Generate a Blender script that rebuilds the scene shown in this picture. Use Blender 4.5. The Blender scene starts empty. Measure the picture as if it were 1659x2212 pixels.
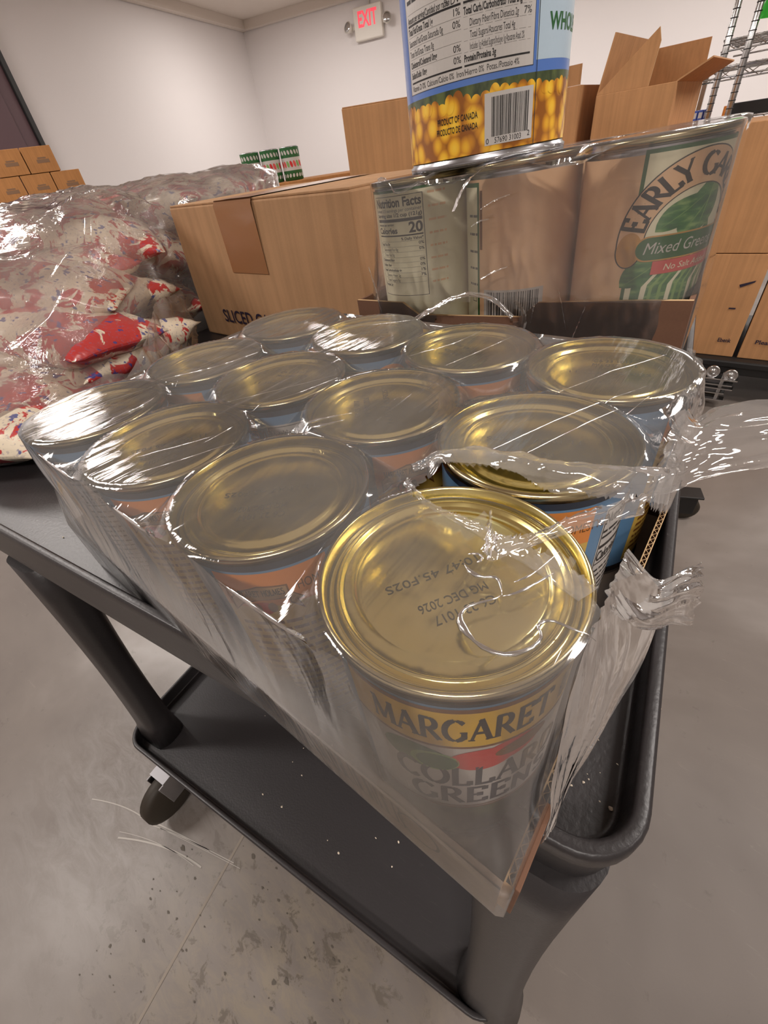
import bpy, bmesh, math, random
from mathutils import Vector, Matrix, noise
from math import sin, cos, pi, radians as RD, hypot, atan2
random.seed(7)
SC = bpy.context.scene
COL = SC.collection
# ---------------------------------------------------------------- camera
cam_d = bpy.data.cameras.new('camera'); cam = bpy.data.objects.new('camera', cam_d); COL.objects.link(cam)
SC.camera = cam
cam_d.sensor_fit = 'HORIZONTAL'; cam_d.sensor_width = 36.0
cam_d.lens = 915.2 / 1659 * 36.0
cam_d.clip_start = .005; cam_d.clip_end = 60
RX, RY, RZ = (0.787061, 0.605350, -0.118688), (0.321414, -0.566646, -0.758687), (-0.526525, 0.558985, -0.640552)
CAMP = (0.04644, -0.06913, 0.89090)
cam.matrix_world = Matrix(((RX[0], -RY[0], -RZ[0], CAMP[0]), (RX[1], -RY[1], -RZ[1], CAMP[1]), (RX[2], -RY[2], -RZ[2], CAMP[2]), (0, 0, 0, 1)))
# ---------------------------------------------------------------- world, exposure
SC.view_settings.view_transform = 'Standard'; SC.view_settings.look = 'None'
SC.view_settings.gamma = 1; SC.view_settings.exposure = 0.0
SC.view_settings.use_curve_mapping = False
W = bpy.data.worlds.new('world'); SC.world = W; W.use_nodes = True
W.node_tree.nodes['Background'].inputs[0].default_value = (1, .93, .88, 1)
W.node_tree.nodes['Background'].inputs[1].default_value = .3
SC.cycles.transparent_max_bounces = 24
LAMP = 50.0
FLOOR_LIGHTS = [(1.0, -1.6), (-2.2, -1.2), (1.3, 1.3), (-3.2, .1), (-5.5, 1.0), (-5.4, 5.3), (-.6, 6.6), (-2.9, 6.0), (1.4, 4.4), (3.6, .4), (1.0, 7.2)]

# ================================================================ materials
def mat(name, col, rough=.5, metal=0, spec=.5, coat=0):
    m = bpy.data.materials.new(name); m.use_nodes = True
    b = m.node_tree.nodes['Principled BSDF']
    b.inputs['Base Color'].default_value = (*col, 1); b.inputs['Roughness'].default_value = rough
    b.inputs['Metallic'].default_value = metal; b.inputs['Specular IOR Level'].default_value = spec
    if coat: b.inputs['Coat Weight'].default_value = coat; b.inputs['Coat Roughness'].default_value = .12
    return m
def s(r, g, b):   # sRGB 0-255 to linear
    f = lambda c: (c / 255 / 12.92) if c / 255 <= .04045 else ((c / 255 + .055) / 1.055) ** 2.4
    return (f(r), f(g), f(b))
def nd(m, t, **kw):
    n = m.node_tree.nodes.new(t)
    for k, v in kw.items():
        if k in n.inputs.keys() if isinstance(k, str) else False: n.inputs[k].default_value = v
        else: setattr(n, k, v)
    return n
def lk(m, a, b): m.node_tree.links.new(a, b)
def bsdf(m): return m.node_tree.nodes['Principled BSDF']
def coords(m, kind='Object', scale=(1, 1, 1), rot=(0, 0, 0)):
    tc = nd(m, 'ShaderNodeTexCoord'); mp = nd(m, 'ShaderNodeMapping')
    mp.inputs['Scale'].default_value = scale; mp.inputs['Rotation'].default_value = rot
    lk(m, tc.outputs[kind], mp.inputs[0]); return mp.outputs[0]
def ramp(m, src, stops, interp='LINEAR'):
    r = nd(m, 'ShaderNodeValToRGB'); r.color_ramp.interpolation = interp
    while len(r.color_ramp.elements) < len(stops): r.color_ramp.elements.new(.5)
    for e, (p, c) in zip(r.color_ramp.elements, stops):
        e.position = p; e.color = (*c, 1) if len(c) == 3 else c
    lk(m, src, r.inputs[0]); return r.outputs[0]
def noise_t(m, vec, sc, det=3, rough=.55, dist=0):
    n = nd(m, 'ShaderNodeTexNoise'); n.inputs['Scale'].default_value = sc; n.inputs['Detail'].default_value = det
    n.inputs['Roughness'].default_value = rough; n.inputs['Distortion'].default_value = dist
    if vec: lk(m, vec, n.inputs['Vector'])
    return n.outputs[0]
def bump(m, h, st, dist=.001, into=None):
    b = nd(m, 'ShaderNodeBump'); b.inputs['Strength'].default_value = st; b.inputs['Distance'].default_value = dist
    lk(m, h, b.inputs['Height'])
    for i in (into or [bsdf(m).inputs['Normal']]): lk(m, b.outputs[0], i)
    return b
def mixc(m, fac, a, b, mode='MIX'):
    x = nd(m, 'ShaderNodeMix', data_type='RGBA', blend_type=mode)
    if hasattr(fac, 'is_output'): lk(m, fac, x.inputs[0])
    else: x.inputs[0].default_value = fac
    for v, i in ((a, 6), (b, 7)):
        if hasattr(v, 'is_output'): lk(m, v, x.inputs[i])
        else: x.inputs[i].default_value = (*v, 1)
    return x.outputs[2]

def cardboard(name, c, flute=(0, 0, 1), amp=.35, var=.12):
    m = mat(name, c, .75, spec=.25)
    v = coords(m)
    sc = (90, 90, 2) if flute == 'v' else (2, 2, 60)
    v2 = coords(m, scale=sc)
    n1 = noise_t(m, v, 9, 4); n2 = noise_t(m, v2, 1, 2); n3 = noise_t(m, v, 900, 1)
    d = tuple(x * (1 - var * 1.6) for x in c); l = tuple(min(1, x * (1 + var)) for x in c)
    col = ramp(m, n1, [(.3, d), (.7, l)])
    col = mixc(m, .5, col, ramp(m, n2, [(.35, d), (.65, l)]))
    col = mixc(m, .12, col, ramp(m, n3, [(.4, d), (.6, l)]))
    lk(m, col, bsdf(m).inputs['Base Color'])
    bump(m, n2, amp, .0012)
    return m
M = {}
M['wall'] = mat('wall_paint', s(236, 231, 230), .7)
bump(M['wall'], noise_t(M['wall'], coords(M['wall']), 1.5, 2), .15, .02)
M['ceil'] = mat('ceiling_paint', s(226, 216, 206), .9)
m = M['floor'] = mat('concrete', s(140, 128, 120), .4, spec=.4)
v = coords(m); n1 = noise_t(m, v, 1.1, 5, .6, .5); n2 = noise_t(m, v, 26, 6, .75, .3); n3 = noise_t(m, coords(m, scale=(1, 7, 1), rot=(0, 0, .6)), 9, 5, .8, 1.2)
col = ramp(m, n1, [(.3, s(98, 89, 83)), (.5, s(116, 107, 100)), (.72, s(150, 143, 137))])
col = mixc(m, ramp(m, n3, [(.62, (0, 0, 0)), (.74, (.3, .3, .3))]), col, s(146, 138, 128))
col = mixc(m, ramp(m, n2, [(.62, (0, 0, 0)), (.72, (.5, .5, .5))]), col, s(78, 70, 62))
def spot(cx, cy, r):      # soft mask around a floor place: worn mottling, and one painted reflection
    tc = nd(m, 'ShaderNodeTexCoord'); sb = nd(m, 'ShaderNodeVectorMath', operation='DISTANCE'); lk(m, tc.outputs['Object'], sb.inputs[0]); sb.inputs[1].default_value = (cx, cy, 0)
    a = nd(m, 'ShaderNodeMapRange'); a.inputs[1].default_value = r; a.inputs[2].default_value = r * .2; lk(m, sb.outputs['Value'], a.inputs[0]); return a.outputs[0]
def mul(a, b):
    x = nd(m, 'ShaderNodeMath', operation='MULTIPLY'); lk(m, a, x.inputs[0]); lk(m, b, x.inputs[1]); return x.outputs[0]
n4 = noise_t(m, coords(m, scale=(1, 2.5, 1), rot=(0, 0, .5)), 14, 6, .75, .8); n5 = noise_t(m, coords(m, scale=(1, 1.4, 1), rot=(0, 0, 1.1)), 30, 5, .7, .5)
col = mixc(m, mul(spot(-.60, -.20, .30), ramp(m, n4, [(.38, (0, 0, 0)), (.62, (.55, .55, .55))])), col, s(146, 142, 138))  # whitish reflection on the concrete, painted into its base colour
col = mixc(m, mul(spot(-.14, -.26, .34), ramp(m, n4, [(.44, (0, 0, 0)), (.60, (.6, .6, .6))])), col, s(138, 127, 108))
col = mixc(m, mul(spot(-.20, -.22, .40), ramp(m, n5, [(.56, (0, 0, 0)), (.62, (.75, .75, .75))])), col, s(88, 79, 68))
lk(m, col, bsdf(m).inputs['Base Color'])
lk(m, ramp(m, n1, [(.35, (.5, .5, .5)), (.7, (.3, .3, .3))]), bsdf(m).inputs['Roughness'])
bump(m, n2, .08, .002)
M['joint'] = mat('floor_joint', s(136, 126, 114), .6)
M['scratch'] = mat('floor_scratch', s(168, 162, 154), .5)
M['stain'] = mat('floor_stain', s(84, 76, 66), .6)
m = M['cart'] = mat('cart_plastic', s(46, 43, 44), .38, spec=.5)
v = coords(m); n = noise_t(m, v, 420, 2); n2 = noise_t(m, coords(m, scale=(4, 60, 4), rot=(0, 0, .9)), 6, 5, .8, 1)
lk(m, mixc(m, ramp(m, n2, [(.62, (0, 0, 0)), (.78, (.35, .35, .35))]), s(46, 43, 44), s(104, 98, 94)), bsdf(m).inputs['Base Color'])
bump(m, n, .25, .0006)
M['rubber'] = mat('rubber', s(46, 38, 28), .6)
M['steel'] = mat('steel', s(176, 176, 180), .25, 1)
M['chrome'] = mat('chrome', s(205, 205, 205), .18, 1)
m = M['gold'] = mat('gold_lacquer', (1.0, .86, .38), .2, 1)
v = coords(m); bump(m, noise_t(m, v, 60, 2), .05, .001)
lk(m, ramp(m, noise_t(m, v, 90, 3), [(.3, (.17, .17, .17)), (.7, (.25, .25, .25))]), bsdf(m).inputs['Roughness'])
M['rim'] = mat('can_rim', (.62, .53, .32), .22, 1)
M['code'] = mat('inkjet_code', s(84, 78, 48), .6)
M['l_blue'] = mat('label_blue', s(98, 138, 174), .35, coat=.5)
M['l_navy'] = mat('label_navy', s(36, 46, 62), .35, coat=.5)
m = M['l_recipe'] = mat('label_recipe', s(214, 176, 84), .35, coat=.5)
M['l_orange'] = mat('label_orange', s(226, 138, 60), .35, coat=.5)
M['l_yellow'] = mat('label_yellow', s(232, 186, 44), .35, coat=.5)
M['l_white'] = mat('label_white', s(200, 195, 190), .35, coat=.5)
M['l_dark'] = mat('label_dark_ink', s(30, 27, 27), .45)
M['l_brown'] = mat('label_brown_ink', s(120, 74, 30), .45)
M['l_ribbon'] = mat('label_ribbon', s(176, 140, 96), .4)
M['l_green'] = mat('label_green', s(44, 98, 52), .4)
M['l_lgreen'] = mat('label_pale_green', s(128, 168, 96), .4)
M['l_red'] = mat('label_red', s(200, 44, 40), .4)
M['l_cream'] = mat('label_cream', s(240, 234, 204), .4, coat=.3)
M['l_tan'] = mat('label_tan', s(236, 194, 152), .4, coat=.3)
M['l_gold'] = mat('label_gold', s(206, 150, 74), .4, coat=.3)
M['l_pink'] = mat('label_red_banner', s(216, 84, 80), .4)
m = M['l_corn'] = mat('label_corn', s(236, 176, 40), .35, coat=.4)
vo = nd(m, 'ShaderNodeTexVoronoi'); vo.inputs['Scale'].default_value = 120; lk(m, coords(m, scale=(1, 1, .85)), vo.inputs['Vector'])
lk(m, ramp(m, vo.outputs['Distance'], [(.0, s(255, 214, 74)), (.35, s(246, 190, 46)), (.55, s(206, 138, 30)), (.72, s(150, 88, 20))]), bsdf(m).inputs['Base Color'])
m = M['l_field'] = mat('label_field', s(64, 76, 46), .4, coat=.4)
lk(m, ramp(m, noise_t(m, coords(m, scale=(1, 1, .4)), 160, 3), [(.35, s(46, 60, 36)), (.65, s(92, 104, 58))]), bsdf(m).inputs['Base Color'])
m = M['l_leaf'] = mat('label_leaf', s(44, 104, 62), .4, coat=.3)
lk(m, ramp(m, noise_t(m, coords(m, rot=(0, .7, 0), scale=(1, 1, 4)), 70, 3), [(.35, s(40, 98, 60)), (.52, s(70, 130, 72)), (.7, s(146, 180, 112))]), bsdf(m).inputs['Base Color'])
M['l_skyb'] = mat('label_sky', s(86, 124, 196), .35, coat=.5)
M['l_palesky'] = mat('label_pale_sky', s(186, 206, 220), .35, coat=.5)
M['l_grey'] = mat('label_small_print', s(120, 116, 110), .5)
M['card'] = cardboard('carton_board', s(176, 137, 100), 'v')
M['card_or'] = cardboard('carton_orange_board', s(190, 142, 98), 'v', .1)
M['card_dk'] = cardboard('carton_stack_board', s(184, 130, 80), 'v', .1)
M['card_gr'] = cardboard('tray_board', s(166, 146, 128), 'h', .15)
M['card_br'] = cardboard('tray_brown_board', s(118, 86, 68), 'h', .1)
M['card_in'] = mat('board_core', s(206, 172, 128), .8)
M['ink'] = mat('carton_ink', s(38, 28, 50), .6)
M['smudge'] = mat('faint_carton_print', s(134, 102, 76), .7)
M['ink2'] = mat('carton_print', s(56, 48, 44), .6)
M['tape'] = mat('packing_tape', s(144, 98, 60), .28, spec=.6)
M['white_pl'] = mat('sign_plastic', s(232, 226, 216), .4)
M['maroon'] = mat('door_paint', s(92, 66, 72), .5)
M['greenp'] = mat('green_plastic', s(60, 190, 60), .4)
M['bluep'] = mat('blue_pack', s(70, 90, 170), .4)
M['black'] = mat('black_plastic', s(26, 25, 25), .5)
M['crumb'] = mat('paper_crumb', s(214, 200, 180), .8)
m = M['exit'] = mat('exit_letters', s(236, 60, 74), .4); b = bsdf(m); b.inputs['Emission Color'].default_value = (1, .06, .1, 1); b.inputs['Emission Strength'].default_value = .7
m = M['lamp'] = mat('unseen_lamp_diffuser', (1, 1, 1), .5); b = bsdf(m); b.inputs['Emission Color'].default_value = (1, .93, .88, 1); b.inputs['Emission Strength'].default_value = LAMP
m = M['pouch'] = mat('printed_pouch', s(226, 212, 190), .3, coat=.6)
oi = nd(m, 'ShaderNodeObjectInfo'); tc = nd(m, 'ShaderNodeTexCoord'); ad = nd(m, 'ShaderNodeVectorMath', operation='ADD')
mu = nd(m, 'ShaderNodeMath', operation='MULTIPLY'); mu.inputs[1].default_value = 30; lk(m, oi.outputs['Random'], mu.inputs[0])
lk(m, tc.outputs['Object'], ad.inputs[0]); lk(m, mu.outputs[0], ad.inputs[1]); v = ad.outputs[0]
nr = noise_t(m, v, 24, 4, .65, .8); nb = noise_t(m, v, 80, 2); ns = noise_t(m, v, 300, 1)
col = mixc(m, ramp(m, nr, [(.505, (0, 0, 0)), (.53, (1, 1, 1))]), s(228, 214, 190), s(190, 60, 58))
col = mixc(m, ramp(m, nb, [(.62, (0, 0, 0)), (.65, (.9, .9, .9))]), col, s(58, 72, 140))
col = mixc(m, ramp(m, ns, [(.6, (0, 0, 0)), (.66, (.35, .35, .35))]), col, s(120, 110, 140))
lk(m, col, bsdf(m).inputs['Base Color']); bump(m, noise_t(m, v, 40, 3), .5, .004)

def film(name, haze=.16, gloss=.35, rough=.07, nscale=(30, 30, 30), nst=.5, hazecol=(.86, .84, .82), dist=.0015, rot=(0, 0, 0), tint=(.97, .96, .95), sheen_haze=0):
    """thin plastic sheet: mostly see-through, a little milky, mirror-like at grazing angles"""
    m = bpy.data.materials.new(name); m.use_nodes = True; nt = m.node_tree; nt.nodes.clear()
    out = nt.nodes.new('ShaderNodeOutputMaterial')
    tr = nd(m, 'ShaderNodeBsdfTransparent'); tr.inputs[0].default_value = (*tint, 1)
    df = nd(m, 'ShaderNodeBsdfDiffuse'); df.inputs[0].default_value = (*hazecol, 1)
    tl = nd(m, 'ShaderNodeBsdfTranslucent'); tl.inputs[0].default_value = (*hazecol, 1)
    gl = nd(m, 'ShaderNodeBsdfGlossy'); gl.inputs[0].default_value = (1, 1, 1, 1); gl.inputs['Roughness'].default_value = rough
    md = nd(m, 'ShaderNodeMixShader'); md.inputs[0].default_value = .5; lk(m, df.outputs[0], md.inputs[1]); lk(m, tl.outputs[0], md.inputs[2])
    v = coords(m, scale=nscale, rot=rot); nz = noise_t(m, v, 1, 4, .6, .8)
    v2 = coords(m, scale=(14, 14, 14)); nh = noise_t(m, v2, 1, 3)
    fr = nd(m, 'ShaderNodeFresnel'); fr.inputs[0].default_value = 1.5
    h = nd(m, 'ShaderNodeMapRange'); h.inputs[1].default_value = .3; h.inputs[2].default_value = .7; h.inputs[3].default_value = haze * .55; h.inputs[4].default_value = haze * 1.5
    lk(m, nh, h.inputs[0]); hz_ = h.outputs[0]
    if sheen_haze:    # grazing reflection painted as haze, low down and away from the torn end
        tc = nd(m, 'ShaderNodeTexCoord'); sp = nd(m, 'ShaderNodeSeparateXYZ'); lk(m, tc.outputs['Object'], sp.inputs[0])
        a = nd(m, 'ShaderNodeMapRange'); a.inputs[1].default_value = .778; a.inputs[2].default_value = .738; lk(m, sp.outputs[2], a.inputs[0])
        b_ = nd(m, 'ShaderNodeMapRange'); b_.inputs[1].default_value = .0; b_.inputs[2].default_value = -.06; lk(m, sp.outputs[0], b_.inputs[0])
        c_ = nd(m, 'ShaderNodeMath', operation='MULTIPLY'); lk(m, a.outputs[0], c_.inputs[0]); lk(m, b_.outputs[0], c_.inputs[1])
        d_ = nd(m, 'ShaderNodeMath', operation='MULTIPLY_ADD', use_clamp=True); lk(m, c_.outputs[0], d_.inputs[0]); d_.inputs[1].default_value = sheen_haze; lk(m, hz_, d_.inputs[2]); hz_ = d_.outputs[0]
    m1 = nd(m, 'ShaderNodeMixShader'); lk(m, hz_, m1.inputs[0]); lk(m, tr.outputs[0], m1.inputs[1]); lk(m, md.outputs[0], m1.inputs[2])
    mm = nd(m, 'ShaderNodeMath', operation='MULTIPLY_ADD', use_clamp=True); lk(m, fr.outputs[0], mm.inputs[0]); mm.inputs[1].default_value = 1 + gloss * 2; mm.inputs[2].default_value = gloss * .1
    m2 = nd(m, 'ShaderNodeMixShader'); lk(m, mm.outputs[0], m2.inputs[0]); lk(m, m1.outputs[0], m2.inputs[1]); lk(m, gl.outputs[0], m2.inputs[2])
    bump(m, nz, nst, dist, [gl.inputs['Normal'], fr.inputs['Normal']])
    lk(m, m2.outputs[0], out.inputs[0]); return m
M['film_top'] = film('wrap_film', .17, .10, .07, (150, 3.5, 30), .42, dist=.0008)
M['film_side'] = film('wrap_film_side', .15, .2, .12, (40, 40, 9), .4, sheen_haze=.62)
M['film_low'] = film('wrap_film_tray', .06, .15, .12, (40, 40, 9), .3)
M['film_veil'] = film('wrap_film_veil', .18, .4, .08, (60, 60, 14), .6)
M['film_torn'] = film('wrap_film_torn', .26, .5, .07, (45, 18, 25), .5, dist=.002)
M['film_crease_glint'] = film('wrap_film_crease_glint', .45, 4, .16, (40, 30, 30), .1, dist=.0005)
M['film_flap'] = film('wrap_film_flap', .40, .5, .09, (40, 30, 30), .5, dist=.002)
M['film_eg'] = film('wrap_film_rear', .11, .15, .1, (8, 8, 25), .3)
M['film_bag'] = film('bag_film', .25, .1, .09, (18, 30, 70), .7, dist=.004, rot=(0, .6, .4))

# ================================================================ object helpers
def put(name, me, parent=None, loc=(0, 0, 0), rz=0):
    o = bpy.data.objects.new(name, me); COL.objects.link(o); o.location = loc; o.rotation_euler = (0, 0, rz)
    if parent: o.parent = parent
    return o
def tag(o, label=None, cat=None, group=None, kind=None):
    if label: o['label'] = label
    if cat: o['category'] = cat
    if group: o['group'] = group
    if kind: o['kind'] = kind
    return o
def empty(name, loc=(0, 0, 0), rz=0, **kw):
    o = put(name, None, None, loc, rz); o.empty_display_size = .05; return tag(o, **kw)
def copy_tree(o, parent=None):
    c = o.copy(); COL.objects.link(c)
    if parent: c.parent = parent
    for ch in list(o.children): copy_tree(ch, c)
    return c
class MB:
    def __init__(self): self.bm = bmesh.new(); self.mats = []
    def mi(self, m):
        m = M[m]
        if m not in self.mats: self.mats.append(m)
        return self.mats.index(m)
    def poly(self, pts, m, smooth=False):
        vs = [self.bm.verts.new(p) for p in pts]
        try: f = self.bm.faces.new(vs)
        except ValueError: return
        f.material_index = self.mi(m); f.smooth = smooth; return f
    def grid(self, rows, m, smooth=True, closed=False, cap=False):
        V = [[self.bm.verts.new(p) for p in r] for r in rows]; i = self.mi(m); n = len(rows[0])
        for a, b in zip(V, V[1:]):
            for k in range(n if closed else n - 1):
                f = self.bm.faces.new((a[k], a[(k + 1) % n], b[(k + 1) % n], b[k])); f.material_index = i; f.smooth = smooth
        if cap:
            for r in (V[0][::-1], V[-1]):
                f = self.bm.faces.new(r); f.material_index = i
        return V
    def lathe(self, prof, m, n=72, c=(0, 0), smooth=True):
        self.grid([[(c[0] + r * cos(2 * pi * k / n), c[1] + r * sin(2 * pi * k / n), z) for k in range(n)] for r, z in prof], m, smooth, True)
    def box(self, c, d, m, rz=0, bev=0, tilt=None):
        b2 = bmesh.new(); bmesh.ops.create_cube(b2, size=1, matrix=Matrix.Diagonal((*d, 1)))
        if bev: bmesh.ops.bevel(b2, geom=list(b2.edges), offset=bev, segments=2, profile=.5, affect='EDGES')
        X = Matrix.Translation(c) @ Matrix.Rotation(rz, 4, 'Z') @ (tilt or Matrix.Identity(4))
        self.add(b2, X, m)
    def add(self, b2, X, m, smooth=False):
        i = self.mi(m); mp = {v: self.bm.verts.new(X @ v.co) for v in b2.verts}
        for f in b2.faces:
            g = self.bm.faces.new([mp[v] for v in f.verts]); g.material_index = i; g.smooth = smooth
        b2.free()
    def tube(self, pts, r, m, n=8, cap=True):
        pts = [Vector(p) for p in pts]; rows = []; rr = r if isinstance(r, (list, tuple)) else [r] * len(pts)
        for k, p in enumerate(pts):
            t = (pts[min(k + 1, len(pts) - 1)] - pts[max(k - 1, 0)]).normalized()
            a = t.cross(Vector((0, 0, 1)) if abs(t.z) < .9 else Vector((1, 0, 0))).normalized(); b = t.cross(a)
            rows.append([p + rr[k] * (a * cos(2 * pi * j / n) + b * sin(2 * pi * j / n)) for j in range(n)])
        self.grid(rows, m, True, True, cap)
    def build(self, name, parent=None, loc=(0, 0, 0), rz=0, weld=0):
        if weld: bmesh.ops.remove_doubles(self.bm, verts=self.bm.verts, dist=weld)
        bmesh.ops.recalc_face_normals(self.bm, faces=self.bm.faces)
        me = bpy.data.meshes.new(name); self.bm.to_mesh(me); self.bm.free()
        for x in self.mats: me.materials.append(x)
        return put(name, me, parent, loc, rz)

# ---------------------------------------------------------------- 2-D print: shapes, sans text, serif text
def split_poly(tris, L):
    out = []; st = list(tris)
    while st:
        t = st.pop(); e = [(hypot(t[i][0] - t[(i + 1) % 3][0], t[i][1] - t[(i + 1) % 3][1]), i) for i in range(3)]
        l, i = max(e)
        if l <= L: out.append(t); continue
        a, b, c = t[i], t[(i + 1) % 3], t[(i + 2) % 3]; mdl = ((a[0] + b[0]) / 2, (a[1] + b[1]) / 2)
        st += [(a, mdl, c), (mdl, b, c)]
    return out
TXT = {}
def text_tris(t, bold=0, shear=0):
    key = (t, bold, shear)
    if key not in TXT:
        cu = bpy.data.curves.new('t', 'FONT'); cu.body = t; cu.size = 1; cu.offset = bold; cu.shear = shear; cu.resolution_u = 3
        ob = bpy.data.objects.new('t', cu); me = bpy.data.meshes.new_from_object(ob); me.calc_loop_triangles()
        V = [(v.co.x, v.co.y) for v in me.vertices]; T = [tuple(V[i] for i in lt.vertices) for lt in me.loop_triangles]
        xs = [p[0] for q in T for p in q] or [0]
        TXT[key] = (T, min(xs), max(xs)); bpy.data.objects.remove(ob); bpy.data.curves.remove(cu); bpy.data.meshes.remove(me)
    return TXT[key]
def arcp(cx, cy, rx, ry, a0, a1, n=10): return [(cx + rx * cos(RD(a0 + (a1 - a0) * k / n)), cy + ry * sin(RD(a0 + (a1 - a0) * k / n))) for k in range(n + 1)]
G = {  # serif capitals: strokes (points), serif marks (x, y, half width); width of the cell
 'A': ([[(.08, 0), (.42, 1)], [(.42, 1), (.78, 0)], [(.2, .36), (.64, .36)]], [(.08, 0, .13), (.78, 0, .17)], .86),
 'C': ([arcp(.48, .5, .4, .5, 45, 315, 16)], [], .86), 'D': ([[(.16, 0), (.16, 1)], [(.1, 1), (.4, 1)] , arcp(.38, .5, .42, .5, 90, -90, 12), [(.1, 0), (.4, 0)]], [(.16, 0, .12), (.16, 1, .12)], .88),
 'E': ([[(.16, 0), (.16, 1)], [(.06, 1), (.66, 1)], [(.16, .52), (.5, .52)], [(.06, 0), (.7, 0)], [(.66, 1), (.66, .82)], [(.7, 0), (.7, .2)], [(.5, .42), (.5, .62)]], [], .78),
 'G': ([arcp(.48, .5, .4, .5, 45, 330, 16), [(.8, .42), (.8, .1)]], [(.78, .42, .14)], .94), 'H': ([[(.16, 0), (.16, 1)], [(.74, 0), (.74, 1)], [(.16, .5), (.74, .5)]], [(.16, 0, .13), (.16, 1, .13), (.74, 0, .13), (.74, 1, .13)], .92),
 'L': ([[(.16, 0), (.16, 1)], [(.06, 0), (.66, 0)], [(.66, 0), (.66, .22)]], [(.16, 1, .13)], .74), 'M': ([[(.1, 0), (.14, 1)], [(.14, 1), (.5, .1)], [(.5, .1), (.86, 1)], [(.86, 1), (.9, 0)]], [(.1, 0, .1), (.9, 0, .14), (.1, 1, .1), (.9, 1, .1)], 1.02),
 'N': ([[(.14, 0), (.14, 1)], [(.14, 1), (.76, 0)], [(.76, 0), (.76, 1)]], [(.14, 0, .12), (.76, 1, .12)], .92), 'O': ([arcp(.48, .5, .4, .5, 0, 360, 24)], [], .96),
 'R': ([[(.16, 0), (.16, 1)], [(.1, 1), (.4, 1)], arcp(.4, .75, .24, .25, 90, -90, 10), [(.4, .5), (.16, .5)], [(.38, .5), (.76, 0)]], [(.16, 0, .13), (.78, 0, .1)], .84),
 'S': ([arcp(.4, .74, .25, .26, 30, 250, 10) + arcp(.4, .25, .27, .25, 80, -150, 10)], [], .76), 'T': ([[(.4, 0), (.4, 1)], [(.04, 1), (.76, 1)], [(.04, 1), (.04, .82)], [(.76, 1), (.76, .82)]], [(.4, 0, .14)], .8),
 'Y': ([[(.06, 1), (.42, .45)], [(.8, 1), (.42, .45)], [(.42, .45), (.42, 0)]], [(.42, 0, .14), (.06, 1, .13), (.8, 1, .1)], .84), ' ': ([], [], .45)}
def serif_quads(t, wt=.17, thin=.06):
    out = []; x = 0; cells = []
    for ch in t:
        st, sf, w = G[ch]; q = []
        for pl in st:
            for a, b in zip(pl, pl[1:]):
                dx, dy = b[0] - a[0], b[1] - a[1]; L = hypot(dx, dy) or 1
                k = abs(dx * .35 + dy * .94) / L if dx * dy >= 0 else abs(dy) / L
                if dx * dy > 0 and len(pl) == 2: k *= .35
                h = (thin + (wt - thin) * k) / 2; nx, ny = -dy / L * h, dx / L * h; e = .02
                a2 = (a[0] - dx / L * e, a[1] - dy / L * e); b2 = (b[0] + dx / L * e, b[1] + dy / L * e)
                q.append([(a2[0] + nx, a2[1] + ny), (a2[0] - nx, a2[1] - ny), (b2[0] - nx, b2[1] - ny), (b2[0] + nx, b2[1] + ny)])
        for sx, sy, w2 in sf: q.append([(sx - w2, sy - .03), (sx + w2, sy - .03), (sx + w2, sy + .03), (sx - w2, sy + .03)])
        cells.append((x, w, q)); x += w + .06
    return cells, x
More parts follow.
